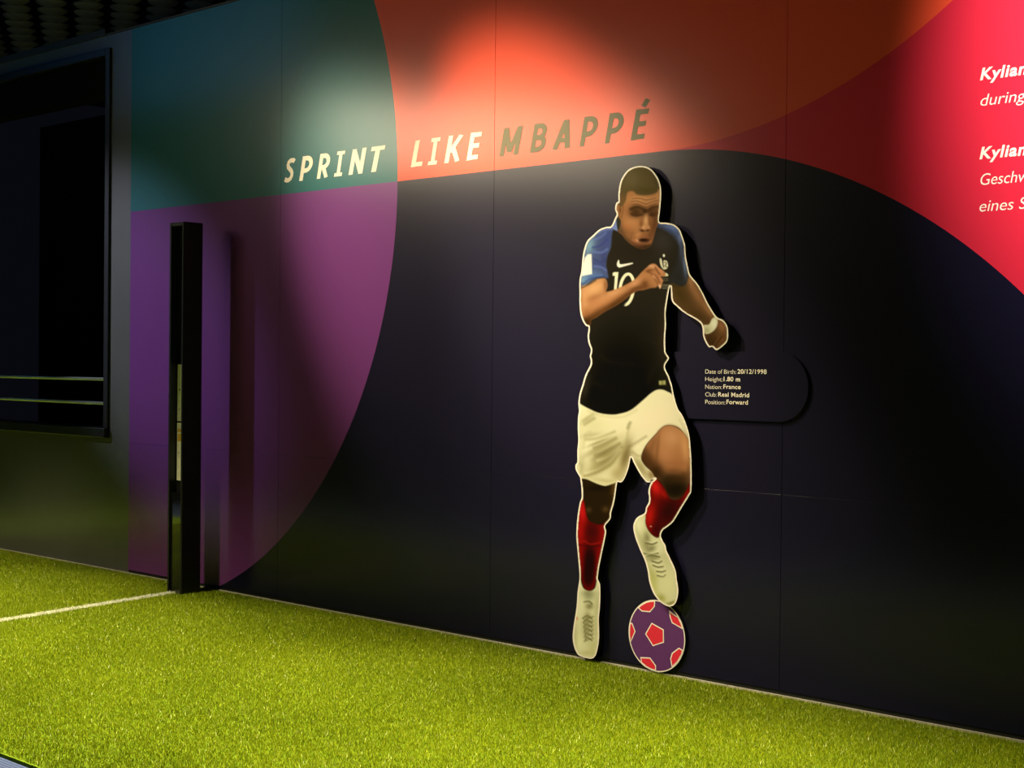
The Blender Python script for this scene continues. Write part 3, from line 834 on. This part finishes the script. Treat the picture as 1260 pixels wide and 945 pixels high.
# --- head and neck
head = px('A', (148, 540), (134, 500), (135, 460), (148, 425), (165, 415), (165, 340), (180, 240), (210, 170), (260, 110), (320, 80), (395, 72), (470, 95), (530, 160), (568, 240), (580, 330), (575, 430), (567, 520), (556, 612), (540, 650), (522, 700), (505, 770), (482, 835), (440, 868), (400, 878), (340, 862), (285, 830), (235, 785), (205, 745), (175, 720), (158, 700), (150, 640), (160, 580))
fill(head, (162, 106, 60), tagid=T_SKIN)
mk = mask_of(head)
blob('A', (176, 118, 68), 300, 630, 100, 90, strength=0.8, mask=mk)
blob('A', (184, 108, 62), 260, 660, 50, 40, strength=0.5, mask=mk)
blob('A', (106, 64, 32), 512, 660, 46, 130, rot=12, strength=0.85, mask=mk)
blob('A', (128, 80, 42), 230, 720, 60, 60, strength=0.6, mask=mk)
blob('A', (130, 84, 46), 300, 740, 60, 60, strength=0.4, mask=mk)
blob('A', (58, 38, 20), 400, 885, 170, 46, strength=0.95, mask=mk)
blob('A', (96, 60, 32), 470, 820, 50, 50, strength=0.6, mask=mk)
blob('A', (104, 66, 36), 300, 840, 60, 40, rot=30, strength=0.6, mask=mk)
blob('A', (84, 58, 32), 240, 830, 60, 60, rot=40, strength=0.8, mask=mk)
blob('A', (58, 50, 34), 160, 630, 22, 70, strength=0.95, mask=mk)
blob('A', (134, 86, 46), 195, 640, 26, 80, strength=0.5, mask=mk)
# forehead
blob('A', (178, 122, 70), 390, 395, 170, 40, strength=0.9, mask=mk)
blob('A', (190, 136, 80), 545, 380, 20, 70, strength=0.6, mask=mk)
for pts in ([(290, 418), (345, 412), (400, 432), (440, 440), (490, 420), (540, 405)], [(295, 446), (350, 440), (405, 462), (440, 470), (480, 452), (530, 436)], [(300, 390), (370, 385), (440, 402), (520, 385)]):
    stroke('A', pts, 10, (116, 72, 40), 0.6, 0.7, mk)
    stroke('A', [(x, y - 13) for x, y in pts], 8, (196, 140, 90), 0.45, 0.7, mk)
# brows, eyes, nose, mouth
stroke('A', [(285, 490), (340, 470), (395, 486), (424, 515)], 26, (66, 44, 21), 0.85, 1.6, mk)
stroke('A', [(448, 512), (490, 478), (550, 466)], 26, (70, 46, 22), 0.85, 1.6, mk)
blob('A', (62, 40, 18), 335, 520, 66, 54, strength=0.92, mask=mk)
blob('A', (66, 42, 20), 500, 525, 54, 50, strength=0.92, mask=mk)
blob('A', (96, 64, 34), 350, 510, 34, 12, rot=-8, strength=0.6, mask=mk)
blob('A', (112, 74, 42), 505, 514, 22, 12, strength=0.6, mask=mk)
stroke('A', [(290, 540), (330, 556), (390, 545)], 12, (44, 28, 13), 0.75, 1.4, mk)
stroke('A', [(465, 545), (505, 553), (540, 538)], 11, (46, 30, 14), 0.7, 1.4, mk)
blob('A', (68, 44, 22), 412, 530, 26, 40, strength=0.6, mask=mk)
blob('A', (196, 142, 90), 432, 600, 22, 60, strength=0.95, mask=mk)
blob('A', (204, 146, 94), 405, 668, 24, 18, strength=0.8, mask=mk)
blob('A', (198, 140, 90), 458, 668, 16, 18, strength=0.8, mask=mk)
blob('A', (128, 80, 42), 380, 620, 16, 46, rot=10, strength=0.6, mask=mk)
blob('A', (64, 36, 18), 396, 700, 26, 12, rot=15, strength=0.9, mask=mk)
blob('A', (64, 36, 18), 448, 698, 20, 11, rot=-10, strength=0.85, mask=mk)
blob('A', (126, 78, 42), 420, 735, 40, 18, strength=0.6, mask=mk)
blob('A', (192, 128, 80), 355, 745, 30, 24, rot=-30, strength=0.6, mask=mk)
blob('A', (132, 76, 46), 420, 762, 60, 16, strength=0.7, mask=mk)
blob('A', (50, 28, 16), 412, 792, 56, 20, strength=0.97, mask=mk, power=2.0)
blob('A', (206, 140, 100), 345, 798, 18, 14, rot=35, strength=0.9, mask=mk)
stroke('A', [(300, 790), (340, 812), (390, 836), (450, 828), (480, 800)], 16, (170, 104, 66), 0.8, 1.0, mk)
stroke('A', [(330, 850), (400, 858), (460, 846)], 16, (84, 52, 28), 0.6, 1.4, mk)
stroke('A', [(300, 720), (285, 770), (300, 820)], 10, (124, 76, 42), 0.5, 1.2, mk)
for c_ in ((400, 862, 130, 34, 0, (62, 40, 22), 0.9), (225, 800, 34, 110, -35, (74, 50, 28), 0.85), (525, 600, 26, 150, 8, (100, 62, 33), 0.75),
           (190, 700, 30, 60, -20, (92, 66, 40), 0.7), (470, 740, 26, 40, 10, (104, 64, 34), 0.6), (300, 610, 60, 34, -10, (184, 122, 70), 0.5),
           (428, 505, 24, 26, 0, (58, 38, 18), 0.7), (390, 640, 12, 34, 12, (112, 68, 36), 0.6), (470, 620, 14, 60, -6, (112, 70, 38), 0.6), (350, 835, 60, 20, 20, (120, 74, 42), 0.6)):
    blob('A', c_[5], c_[0], c_[1], c_[2], c_[3], rot=c_[4], strength=c_[6], mask=mk)
# ear
blob('A', (150, 98, 52), 172, 480, 26, 60, strength=0.8, mask=mk)
blob('A', (92, 56, 28), 182, 500, 12, 36, strength=0.7, mask=mk)
stroke('A', [(205, 430), (212, 500), (196, 570)], 10, (110, 70, 36), 0.6, 1.0, mk)
# collar wings
fill(px('A', (150, 545), (148, 600), (155, 700), (130, 690), (100, 668), (120, 610)), (112, 124, 160), soft=0.8, tagid=T_SHIRT)
fill(px('A', (158, 570), (185, 600), (182, 650), (165, 690), (152, 660), (148, 600)), (56, 52, 38), soft=0.8, tagid=T_SHIRT)
# hair
hair = px('A', (165, 440), (160, 340), (176, 240), (205, 168), (256, 106), (320, 76), (395, 68), (470, 90), (532, 156), (572, 240), (578, 300), (548, 300), (540, 325), (490, 348), (420, 358), (345, 348), (312, 318), (270, 318), (246, 345), (236, 400), (214, 440), (190, 465))
fill(hair, (92, 76, 42), soft=1.3, tagid=T_HAIR)
mk = mask_of(hair, 1.5)
blob('A', (106, 90, 56), 290, 190, 90, 90, strength=0.7, mask=mk)
blob('A', (82, 66, 30), 430, 310, 120, 36, strength=0.8, mask=mk)
blob('A', (116, 80, 42), 205, 400, 34, 60, strength=0.8, mask=mk)
blob('A', (80, 66, 36), 540, 230, 30, 80, rot=-15, strength=0.6, mask=mk)

# --- shorts
shorts = px('E', (92, 745), (110, 762), (180, 802), (280, 847), (380, 864), (470, 862), (590, 827), (700, 742), (790, 662), (850, 627), (900, 624), (950, 642), (1015, 690),
            'F', (940, 70), (975, 150), (1000, 240), (1005, 300), (980, 255), (915, 180), (840, 155), (780, 170), (720, 230), (650, 310), (612, 380), (602, 440), (640, 500), (690, 545), (710, 600), (665, 634), (590, 560), (519, 420), (490, 530), (430, 634), (370, 645), (330, 656), (290, 662), (230, 642), (150, 608), (95, 600), (55, 520), (56, 485), (70, 458), (78, 280), (74, 100))
fill(shorts, (214, 200, 148), tagid=T_SHORTS)
mk = mask_of(shorts)
blob('F', (222, 200, 152), 720, 100, 220, 120, rot=-30, strength=0.9, mask=mk)
blob('F', (190, 178, 122), 190, 160, 130, 120, strength=0.6, mask=mk)
blob('F', (140, 126, 70), 290, 430, 170, 80, rot=-38, strength=0.85, mask=mk)
blob('F', (110, 95, 46), 300, 380, 110, 16, rot=-30, strength=0.6, mask=mk)
blob('F', (112, 98, 48), 240, 300, 110, 12, rot=-22, strength=0.5, mask=mk)
blob('F', (128, 114, 62), 120, 470, 30, 60, strength=0.5, mask=mk)
blob('F', (158, 146, 86), 230, 520, 130, 22, rot=-20, strength=0.7, mask=mk)
blob('F', (214, 202, 152), 140, 420, 40, 120, strength=0.7, mask=mk)
blob('F', (196, 184, 128), 260, 600, 150, 26, rot=12, strength=0.5, mask=mk)
blob('F', (142, 122, 66), 460, 440, 40, 120, rot=15, strength=0.85, mask=mk)
blob('F', (160, 140, 80), 400, 560, 60, 60, strength=0.7, mask=mk)
blob('F', (166, 152, 98), 590, 480, 30, 90, rot=-35, strength=0.7, mask=mk)
blob('F', (130, 100, 56), 685, 570, 30, 40, rot=-20, strength=0.8, mask=mk)
for pts, w, cc, s in (([(130, 150), (170, 125), (210, 100)], 16, (140, 130, 80), 0.7), ([(120, 120), (160, 90), (200, 65)], 14, (150, 140, 88), 0.6), ([(140, 275), (240, 265), (380, 210)], 14, (150, 138, 84), 0.7),
                      ([(210, 345), (300, 310), (390, 265)], 18, (140, 128, 74), 0.75), ([(220, 405), (320, 370), (420, 310)], 18, (136, 122, 70), 0.7), ([(240, 450), (330, 420), (430, 350)], 16, (214, 202, 150), 0.6),
                      ([(130, 580), (250, 540), (360, 470), (440, 340)], 14, (140, 124, 68), 0.75), ([(140, 555), (240, 520), (340, 450), (430, 360)], 14, (218, 206, 154), 0.7),
                      ([(490, 180), (500, 150), (510, 135)], 14, (130, 120, 76), 0.8), ([(480, 290), (490, 220), (505, 150)], 16, (170, 158, 104), 0.6), ([(500, 335), (560, 300), (640, 250)], 12, (150, 132, 84), 0.7),
                      ([(520, 360), (590, 330), (640, 280)], 12, (226, 208, 158), 0.6), ([(460, 360), (470, 280), (450, 330)], 12, (186, 174, 118), 0.6), ([(530, 380), (570, 410), (600, 410)], 12, (150, 132, 84), 0.6),
                      ([(90, 470), (105, 500), (100, 545)], 12, (160, 146, 92), 0.7), ([(120, 340), (140, 230), (180, 210)], 12, (176, 164, 110), 0.6), ([(920, 110), (950, 170), (985, 250)], 8, (180, 160, 112), 0.5),
                      ([(740, 205), (790, 165), (840, 152), (905, 172), (970, 235), (1000, 290)], 7, (150, 110, 70), 0.6), ([(160, 40), (260, 75), (380, 90), (470, 80), (560, 30)], 14, (170, 158, 106), 0.35)):
    stroke('F', pts, w * 1.35, cc, s * 0.85, 1.7, mk)

for c_ in ((250, 350, 160, 26, -28, (132, 118, 64), 0.55), (330, 440, 150, 34, -42, (126, 110, 58), 0.6), (170, 240, 90, 20, -10, (160, 148, 96), 0.6), (150, 110, 70, 20, -30, (158, 146, 94), 0.55),
           (480, 400, 34, 110, 12, (118, 98, 52), 0.7), (300, 620, 120, 20, 8, (166, 150, 92), 0.5), (600, 520, 30, 90, -35, (140, 122, 70), 0.6), (100, 300, 24, 160, 0, (196, 184, 130), 0.5)):
    blob('F', c_[5], c_[0], c_[1], c_[2], c_[3], rot=c_[4], strength=c_[6], mask=mk)
# --- right leg: thigh and knee
thigh = px('F', (840, 158), (910, 182), (972, 245), (1005, 320), (1016, 480), (1012, 620), (992, 700), (945, 765), (880, 795), (838, 765), (800, 690), (762, 625), (722, 598), (692, 545), (642, 492), (606, 440), (614, 380), (652, 312), (722, 232), (782, 172))
fill(thigh, (164, 106, 60), tagid=T_LEG_B)
mk = mask_of(thigh)
blob('F', (190, 134, 84), 850, 260, 90, 90, strength=0.8, mask=mk)
blob('F', (198, 140, 80), 965, 340, 34, 130, rot=-8, strength=0.8, mask=mk)
blob('F', (178, 120, 74), 800, 400, 60, 120, strength=0.6, mask=mk)
blob('F', (150, 92, 50), 880, 480, 110, 40, strength=0.6, mask=mk)
blob('F', (86, 54, 26), 650, 430, 40, 80, rot=-15, strength=0.85, mask=mk)
blob('F', (56, 34, 14), 625, 460, 22, 60, rot=-30, strength=0.8, mask=mk)
blob('F', (120, 76, 38), 735, 360, 16, 130, rot=6, strength=0.55, mask=mk)
blob('F', (64, 40, 18), 730, 560, 60, 50, rot=30, strength=0.85, mask=mk)
blob('F', (34, 25, 12), 880, 690, 170, 120, strength=1.0, mask=mk, power=1.5)
blob('F', (92, 56, 26), 700, 480, 60, 90, rot=-25, strength=0.6, mask=mk)
blob('F', (40, 30, 14), 820, 620, 70, 60, strength=0.8, mask=mk)
blob('F', (120, 72, 36), 870, 535, 70, 24, strength=0.6, mask=mk)
blob('F', (96, 58, 28), 960, 560, 40, 24, strength=0.5, mask=mk)
for c_ in ((640, 440, 46, 110, -20, (70, 44, 20), 0.8), (720, 540, 60, 60, 30, (56, 36, 16), 0.8), (690, 330, 30, 110, 20, (122, 78, 42), 0.6), (900, 600, 110, 40, 0, (62, 40, 19), 0.8), (995, 560, 18, 80, 0, (104, 66, 34), 0.6)):
    blob('F', c_[5], c_[0], c_[1], c_[2], c_[3], rot=c_[4], strength=c_[6], mask=mk)
# right sock
sockb = px('G', (700, 72), (722, 62), (762, 95), (800, 150), (842, 225), (900, 235), (950, 200), (985, 135), (1008, 75), (1018, 90), (1018, 160), (1000, 200), (950, 290), (887, 390), (820, 460), (782, 487), (760, 520), (738, 552), (700, 535), (660, 492), (636, 430), (636, 330), (660, 255), (662, 180), (672, 120))
fill(sockb, (88, 18, 11), tagid=T_SOCK_B)
mk = mask_of(sockb)
blob('G', (206, 30, 24), 720, 130, 46, 80, rot=-20, strength=0.95, mask=mk)
blob('G', (180, 26, 18), 672, 370, 50, 120, rot=8, strength=0.95, mask=mk)
blob('G', (176, 28, 20), 790, 190, 50, 24, rot=55, strength=0.7, mask=mk)
blob('G', (150, 22, 16), 980, 190, 26, 80, rot=25, strength=0.8, mask=mk)
blob('G', (48, 16, 8), 830, 330, 70, 110, rot=30, strength=0.85, mask=mk)
blob('G', (60, 16, 8), 730, 480, 40, 60, strength=0.7, mask=mk)
blob('G', (240, 190, 160), 680, 457, 8, 6, strength=0.8, mask=mk)
# right boot with white sock cuff
bootb = px('G', (632, 345), (636, 430), (660, 492), (700, 535), (738, 552), (764, 530), (778, 575), (802, 615), (812, 660), (850, 740), (885, 820), 'H', (930, 90), (942, 170), (936, 240), (915, 290), (880, 312), (850, 308), (805, 285), (765, 245), (730, 190), (700, 100), 'G', (655, 830), (630, 740), (590, 650), (555, 560), (536, 480), (540, 430), (570, 380))
fill(bootb, (198, 188, 132), tagid=T_BOOT_B)
mk = mask_of(bootb)
blob('G', (220, 210, 158), 580, 440, 40, 80, strength=0.8, mask=mk)
blob('G', (118, 110, 62), 650, 550, 26, 50, rot=-10, strength=0.7, mask=mk)
blob('G', (108, 102, 60), 690, 640, 40, 26, rot=-20, strength=0.7, mask=mk)
blob('G', (214, 204, 152), 760, 640, 40, 60, strength=0.7, mask=mk)
blob('G', (186, 178, 100), 710, 880, 50, 50, strength=0.6, mask=mk)
for pts in ([(640, 595), (690, 605), (730, 590)], [(620, 680), (680, 690), (740, 680)], [(650, 705), (700, 700), (750, 710)], [(690, 745), (740, 760), (770, 745)], [(700, 780), (740, 795), (780, 790)], [(730, 830), (770, 835), (800, 825)], [(735, 865), (780, 875), (800, 860)]):
    stroke('G', pts, 12, (92, 84, 42), 0.85, 0.8, mk)
    stroke('G', [(x, y - 14) for x, y in pts], 10, (224, 214, 164), 0.5, 0.8, mk)
blob('H', (206, 196, 134), 850, 130, 70, 90, strength=0.7, mask=mk)
blob('H', (148, 140, 52), 800, 240, 40, 30, rot=40, strength=0.7, mask=mk)
blob('H', (120, 110, 40), 880, 285, 60, 14, rot=-20, strength=0.7, mask=mk)
blob('H', (180, 172, 80), 740, 130, 20, 90, rot=-20, strength=0.6, mask=mk)

for c_ in ((640, 620, 30, 70, -20, (120, 112, 66), 0.6), (700, 720, 60, 24, -10, (110, 102, 56), 0.6), (610, 600, 16, 120, -22, (168, 160, 104), 0.6), (690, 850, 26, 90, -20, (164, 156, 84), 0.6), (800, 720, 30, 80, -25, (178, 168, 112), 0.5)):
    blob('G', c_[5], c_[0], c_[1], c_[2], c_[3], rot=c_[4], strength=c_[6], mask=mk)
# --- left leg
lega = px('F', (98, 595), (150, 605), (230, 642), (290, 660), (330, 655), (404, 632), (388, 720), (375, 800), (352, 880), 'G', (335, 385), (300, 430), (200, 440), (150, 400), (120, 300), (106, 215), (103, 130))
fill(lega, (44, 31, 13), tagid=T_LEG_A)
mk = mask_of(lega)
blob('F', (104, 68, 28), 375, 680, 26, 70, rot=10, strength=0.8, mask=mk)
blob('G', (96, 66, 34), 165, 320, 24, 24, strength=0.6, mask=mk)
blob('G', (104, 72, 38), 305, 315, 30, 26, strength=0.6, mask=mk)
blob('F', (30, 22, 10), 240, 680, 90, 24, strength=0.8, mask=mk)
blob('G', (64, 40, 16), 350, 300, 20, 70, rot=10, strength=0.6, mask=mk)
fill(px('F', (100, 600), (150, 605), (230, 640), (290, 658), (330, 653), (405, 628), (405, 612), (330, 635), (290, 642), (230, 625), (150, 590), (100, 585)), (200, 186, 130), soft=1.0, tagid=T_SHORTS)
socka = px('G', (104, 225), (122, 235), (140, 330), (160, 400), (205, 432), (275, 440), (320, 405), (342, 375), (345, 395), (302, 452), (310, 500), (300, 560), (270, 700), (250, 800), (238, 890), 'H', (262, 90), (245, 155), (205, 182), (165, 168), (140, 100), (120, 0), 'G', (75, 700), (63, 560), (63, 480), (72, 370), (90, 260))
fill(socka, (112, 18, 12), tagid=T_SOCK_A)
mk = mask_of(socka)
blob('G', (202, 28, 24), 110, 340, 34, 110, rot=-5, strength=0.95, mask=mk)
blob('G', (178, 24, 18), 95, 500, 40, 110, strength=0.85, mask=mk)
blob('G', (150, 22, 16), 275, 520, 26, 90, strength=0.8, mask=mk)
blob('G', (62, 16, 8), 190, 500, 60, 90, strength=0.75, mask=mk)
blob('G', (40, 16, 6), 175, 760, 52, 150, strength=0.97, mask=mk, power=2.0)
blob('H', (44, 16, 6), 195, 60, 44, 90, strength=0.9, mask=mk, power=2.0)
stroke('G', [(80, 590), (130, 580), (180, 605), (260, 590)], 12, (170, 30, 22), 0.6, 0.8, mk)
stroke('G', [(80, 612), (140, 618), (200, 625), (285, 610)], 10, (62, 12, 8), 0.7, 0.8, mk)
blob('G', (150, 24, 14), 95, 720, 18, 120, strength=0.7, mask=mk)
blob('G', (140, 22, 14), 250, 700, 20, 120, rot=10, strength=0.7, mask=mk)
# left boot
boota = px('H', (124, 60), (132, 90), (155, 160), (205, 184), (250, 158), (268, 85), (292, 130), (295, 220), (290, 330), (282, 420), (285, 560), (275, 650), (255, 720), (225, 745), (185, 742), (130, 725), (100, 700), (75, 640), (65, 560), (75, 460), (90, 370), (100, 290), (105, 200), (112, 130))
fill(boota, (212, 202, 146), tagid=T_BOOT_A)
mk = mask_of(boota)
blob('H', (150, 146, 98), 200, 230, 50, 36, strength=0.8, mask=mk)
blob('H', (112, 104, 56), 205, 310, 34, 26, strength=0.75, mask=mk)
stroke('H', [(160, 275), (200, 270), (225, 290)], 12, (96, 88, 46), 0.8, 0.9, mk)
blob('H', (222, 212, 158), 130, 330, 30, 120, strength=0.6, mask=mk)
blob('H', (186, 178, 112), 260, 480, 26, 140, strength=0.6, mask=mk)
for k in range(6):
    y = 390 + k * 36
    stroke('H', [(150 + 4 * k, y + 20), (185, y), (225, y + 24)], 10, (84, 74, 34), 0.85, 0.8, mk)
    stroke('H', [(160, y + 34), (195, y + 18), (235, y + 6)], 8, (110, 100, 54), 0.8, 0.8, mk)
blob('H', (130, 120, 66), 190, 400, 22, 40, strength=0.6, mask=mk)
blob('H', (224, 214, 150), 120, 600, 40, 60, strength=0.6, mask=mk)
blob('H', (176, 162, 90), 190, 700, 70, 24, strength=0.5, mask=mk)
for c_ in ((190, 480, 50, 110, 0, (140, 130, 74), 0.55), (270, 300, 24, 120, 0, (168, 160, 106), 0.6), (195, 200, 50, 26, 0, (120, 114, 70), 0.6), (90, 560, 18, 110, 0, (176, 166, 106), 0.5), (235, 650, 40, 60, 0, (176, 164, 94), 0.5)):
    blob('H', c_[5], c_[0], c_[1], c_[2], c_[3], rot=c_[4], strength=c_[6], mask=mk)
blob('H', (206, 90, 50), 98, 412, 9, 14, strength=0.85, mask=mk)

# the photo's colours were seen under the warm spot: back to print colours
TINT = np.array([1.0, 0.87, 0.62])
IMG = np.where(IMG <= 0.04045, IMG / 12.92, ((IMG + 0.055) / 1.055) ** 2.4)
ALB = np.clip(IMG / TINT / 0.92 - 0.006, 0.002, 0.88)
ALB = np.clip(ALB * (np.clip(ALB @ np.array([0.35, 0.5, 0.15]), 0.004, 1)[..., None] / 0.60) ** 0.10, 0.0015, 0.80) * 0.82
sl_o, d_o = sdf(outline, 3.0)
DO = np.full((nv, nu), 99.0); DO[sl_o] = d_o

# board (real thickness, cream face border, black edges)
bw = on_plane(outline, YF)[:, [0, 2]]
# keep corners apart where the spline doubles up
cl = [bw[0]]
for p in bw[1:]:
    if np.linalg.norm(p - cl[-1]) > 0.0008: cl.append(p)
bm = slab([tuple(p) for p in cl], YF, -0.0148)
bo = kid('board', bm, M['board_face'], cut); bo.data.materials.append(M['board_edge'])

def print_material():
    m = bpy.data.materials.new('figure_print'); m.use_nodes = True
    nt = m.node_tree; b = nt.nodes['Principled BSDF']
    a = nt.nodes.new('ShaderNodeAttribute'); a.attribute_name = 'ink'
    nt.links.new(a.outputs['Color'], b.inputs['Base Color'])
    b.inputs['Roughness'].default_value = 0.65; b.inputs['Specular IOR Level'].default_value = 0.02
    return m
M['print'] = print_material()
W3 = on_plane(np.c_[GU.ravel(), GV.ravel()], YF - 0.0006)
BORDER = 1.5
def cell(Z): return (Z[:-1, :-1] + Z[1:, :-1] + Z[:-1, 1:] + Z[1:, 1:]) / 4
IN = np.maximum.reduce([DO[:-1, :-1], DO[1:, :-1], DO[:-1, 1:], DO[1:, 1:]]) < -BORDER + 0.3
CT = TAG[:-1, :-1]
rgba = np.c_[ALB.reshape(-1, 3), np.ones(nv * nu)]
# soft cream rim inside the border line
rim = np.clip((DO.ravel() + BORDER + 0.5) / 0.9, 0, 1)[:, None]
rgba[:, :3] = rgba[:, :3] * (1 - rim) + np.array([0.76, 0.71, 0.63]) * rim
names = {T_SKIN: 'face_print', T_HAIR: 'hair_print', T_SHIRT: 'shirt_print', T_SHORTS: 'shorts_print', T_SOCK_A: 'sock_print', T_SOCK_B: 'sock_print', T_BOOT_A: 'boot_print', T_BOOT_B: 'boot_print',
         T_BAND: 'wristband_print', T_LEG_A: 'leg_print', T_LEG_B: 'leg_print', T_ARM_A: 'arm_print', T_ARM_B: 'arm_print', 0: 'shirt_print'}
CT = np.where(CT == 0, T_SHIRT, CT)
idx = np.arange(nv * nu).reshape(nv, nu)
# connected patches of one kind of print; slivers join the patch beside them
CT = np.where(IN, CT, 0)
def patches(CT):
    lab = np.zeros(CT.shape, np.int32); comps = []
    H_, W_ = CT.shape
    for a0, b0 in zip(*np.nonzero(CT)):
        if lab[a0, b0]: continue
        k = len(comps) + 1; t0 = CT[a0, b0]; lab[a0, b0] = k; st_ = [(a0, b0)]; cells = []; nb = {}
        while st_:
            i, j = st_.pop(); cells.append((i, j))
            for i2, j2 in ((i + 1, j), (i - 1, j), (i, j + 1), (i, j - 1)):
                if 0 <= i2 < H_ and 0 <= j2 < W_ and CT[i2, j2]:
                    if CT[i2, j2] == t0:
                        if not lab[i2, j2]: lab[i2, j2] = k; st_.append((i2, j2))
                    else: nb[CT[i2, j2]] = nb.get(CT[i2, j2], 0) + 1
        comps.append((t0, cells, nb))
    return comps
for _ in range(3):
    for t0, cells, nb in patches(CT):
        if len(cells) < 400:
            t1 = max(nb, key=nb.get) if nb else 0
            for c_ in cells: CT[c_] = t1
for tid, cells, nb in patches(CT):
    ii, jj = np.array(cells).T
    if len(ii) == 0: continue
    q = np.c_[idx[ii, jj], idx[ii + 1, jj], idx[ii + 1, jj + 1], idx[ii, jj + 1]]
    uq, inv = np.unique(q.ravel(), return_inverse=True)
    me = bpy.data.meshes.new(names[tid])
    me.vertices.add(len(uq)); me.vertices.foreach_set('co', W3[uq].ravel())
    me.loops.add(len(inv)); me.loops.foreach_set('vertex_index', inv.astype(np.int32))
    me.polygons.add(len(q)); me.polygons.foreach_set('loop_start', (np.arange(len(q)) * 4).astype(np.int32))
    me.update(calc_edges=True)
    ca = me.color_attributes.new('ink', 'FLOAT_COLOR', 'POINT'); ca.data.foreach_set('color', rgba[uq].astype(np.float32).ravel())
    kid(names[tid], me, M['print'], cut)
# stand-off blocks that fix the cut-out to the wall
for u, v in ((768, 330), (775, 450), (745, 560), (728, 780), (832, 560), (800, 230)):
    P = on_plane((u, v), -0.011)[0]
    bm = bmesh.new(); tube(bm, (P[0], -0.0146, P[2]), (P[0], -0.0001 if not (-3.98 < P[0] < -3.2 and 1.05 < P[2] < 1.37) else -0.0102, P[2]), 0.014, 14)
    kid('spacer', bm, M['board_edge'], cut)
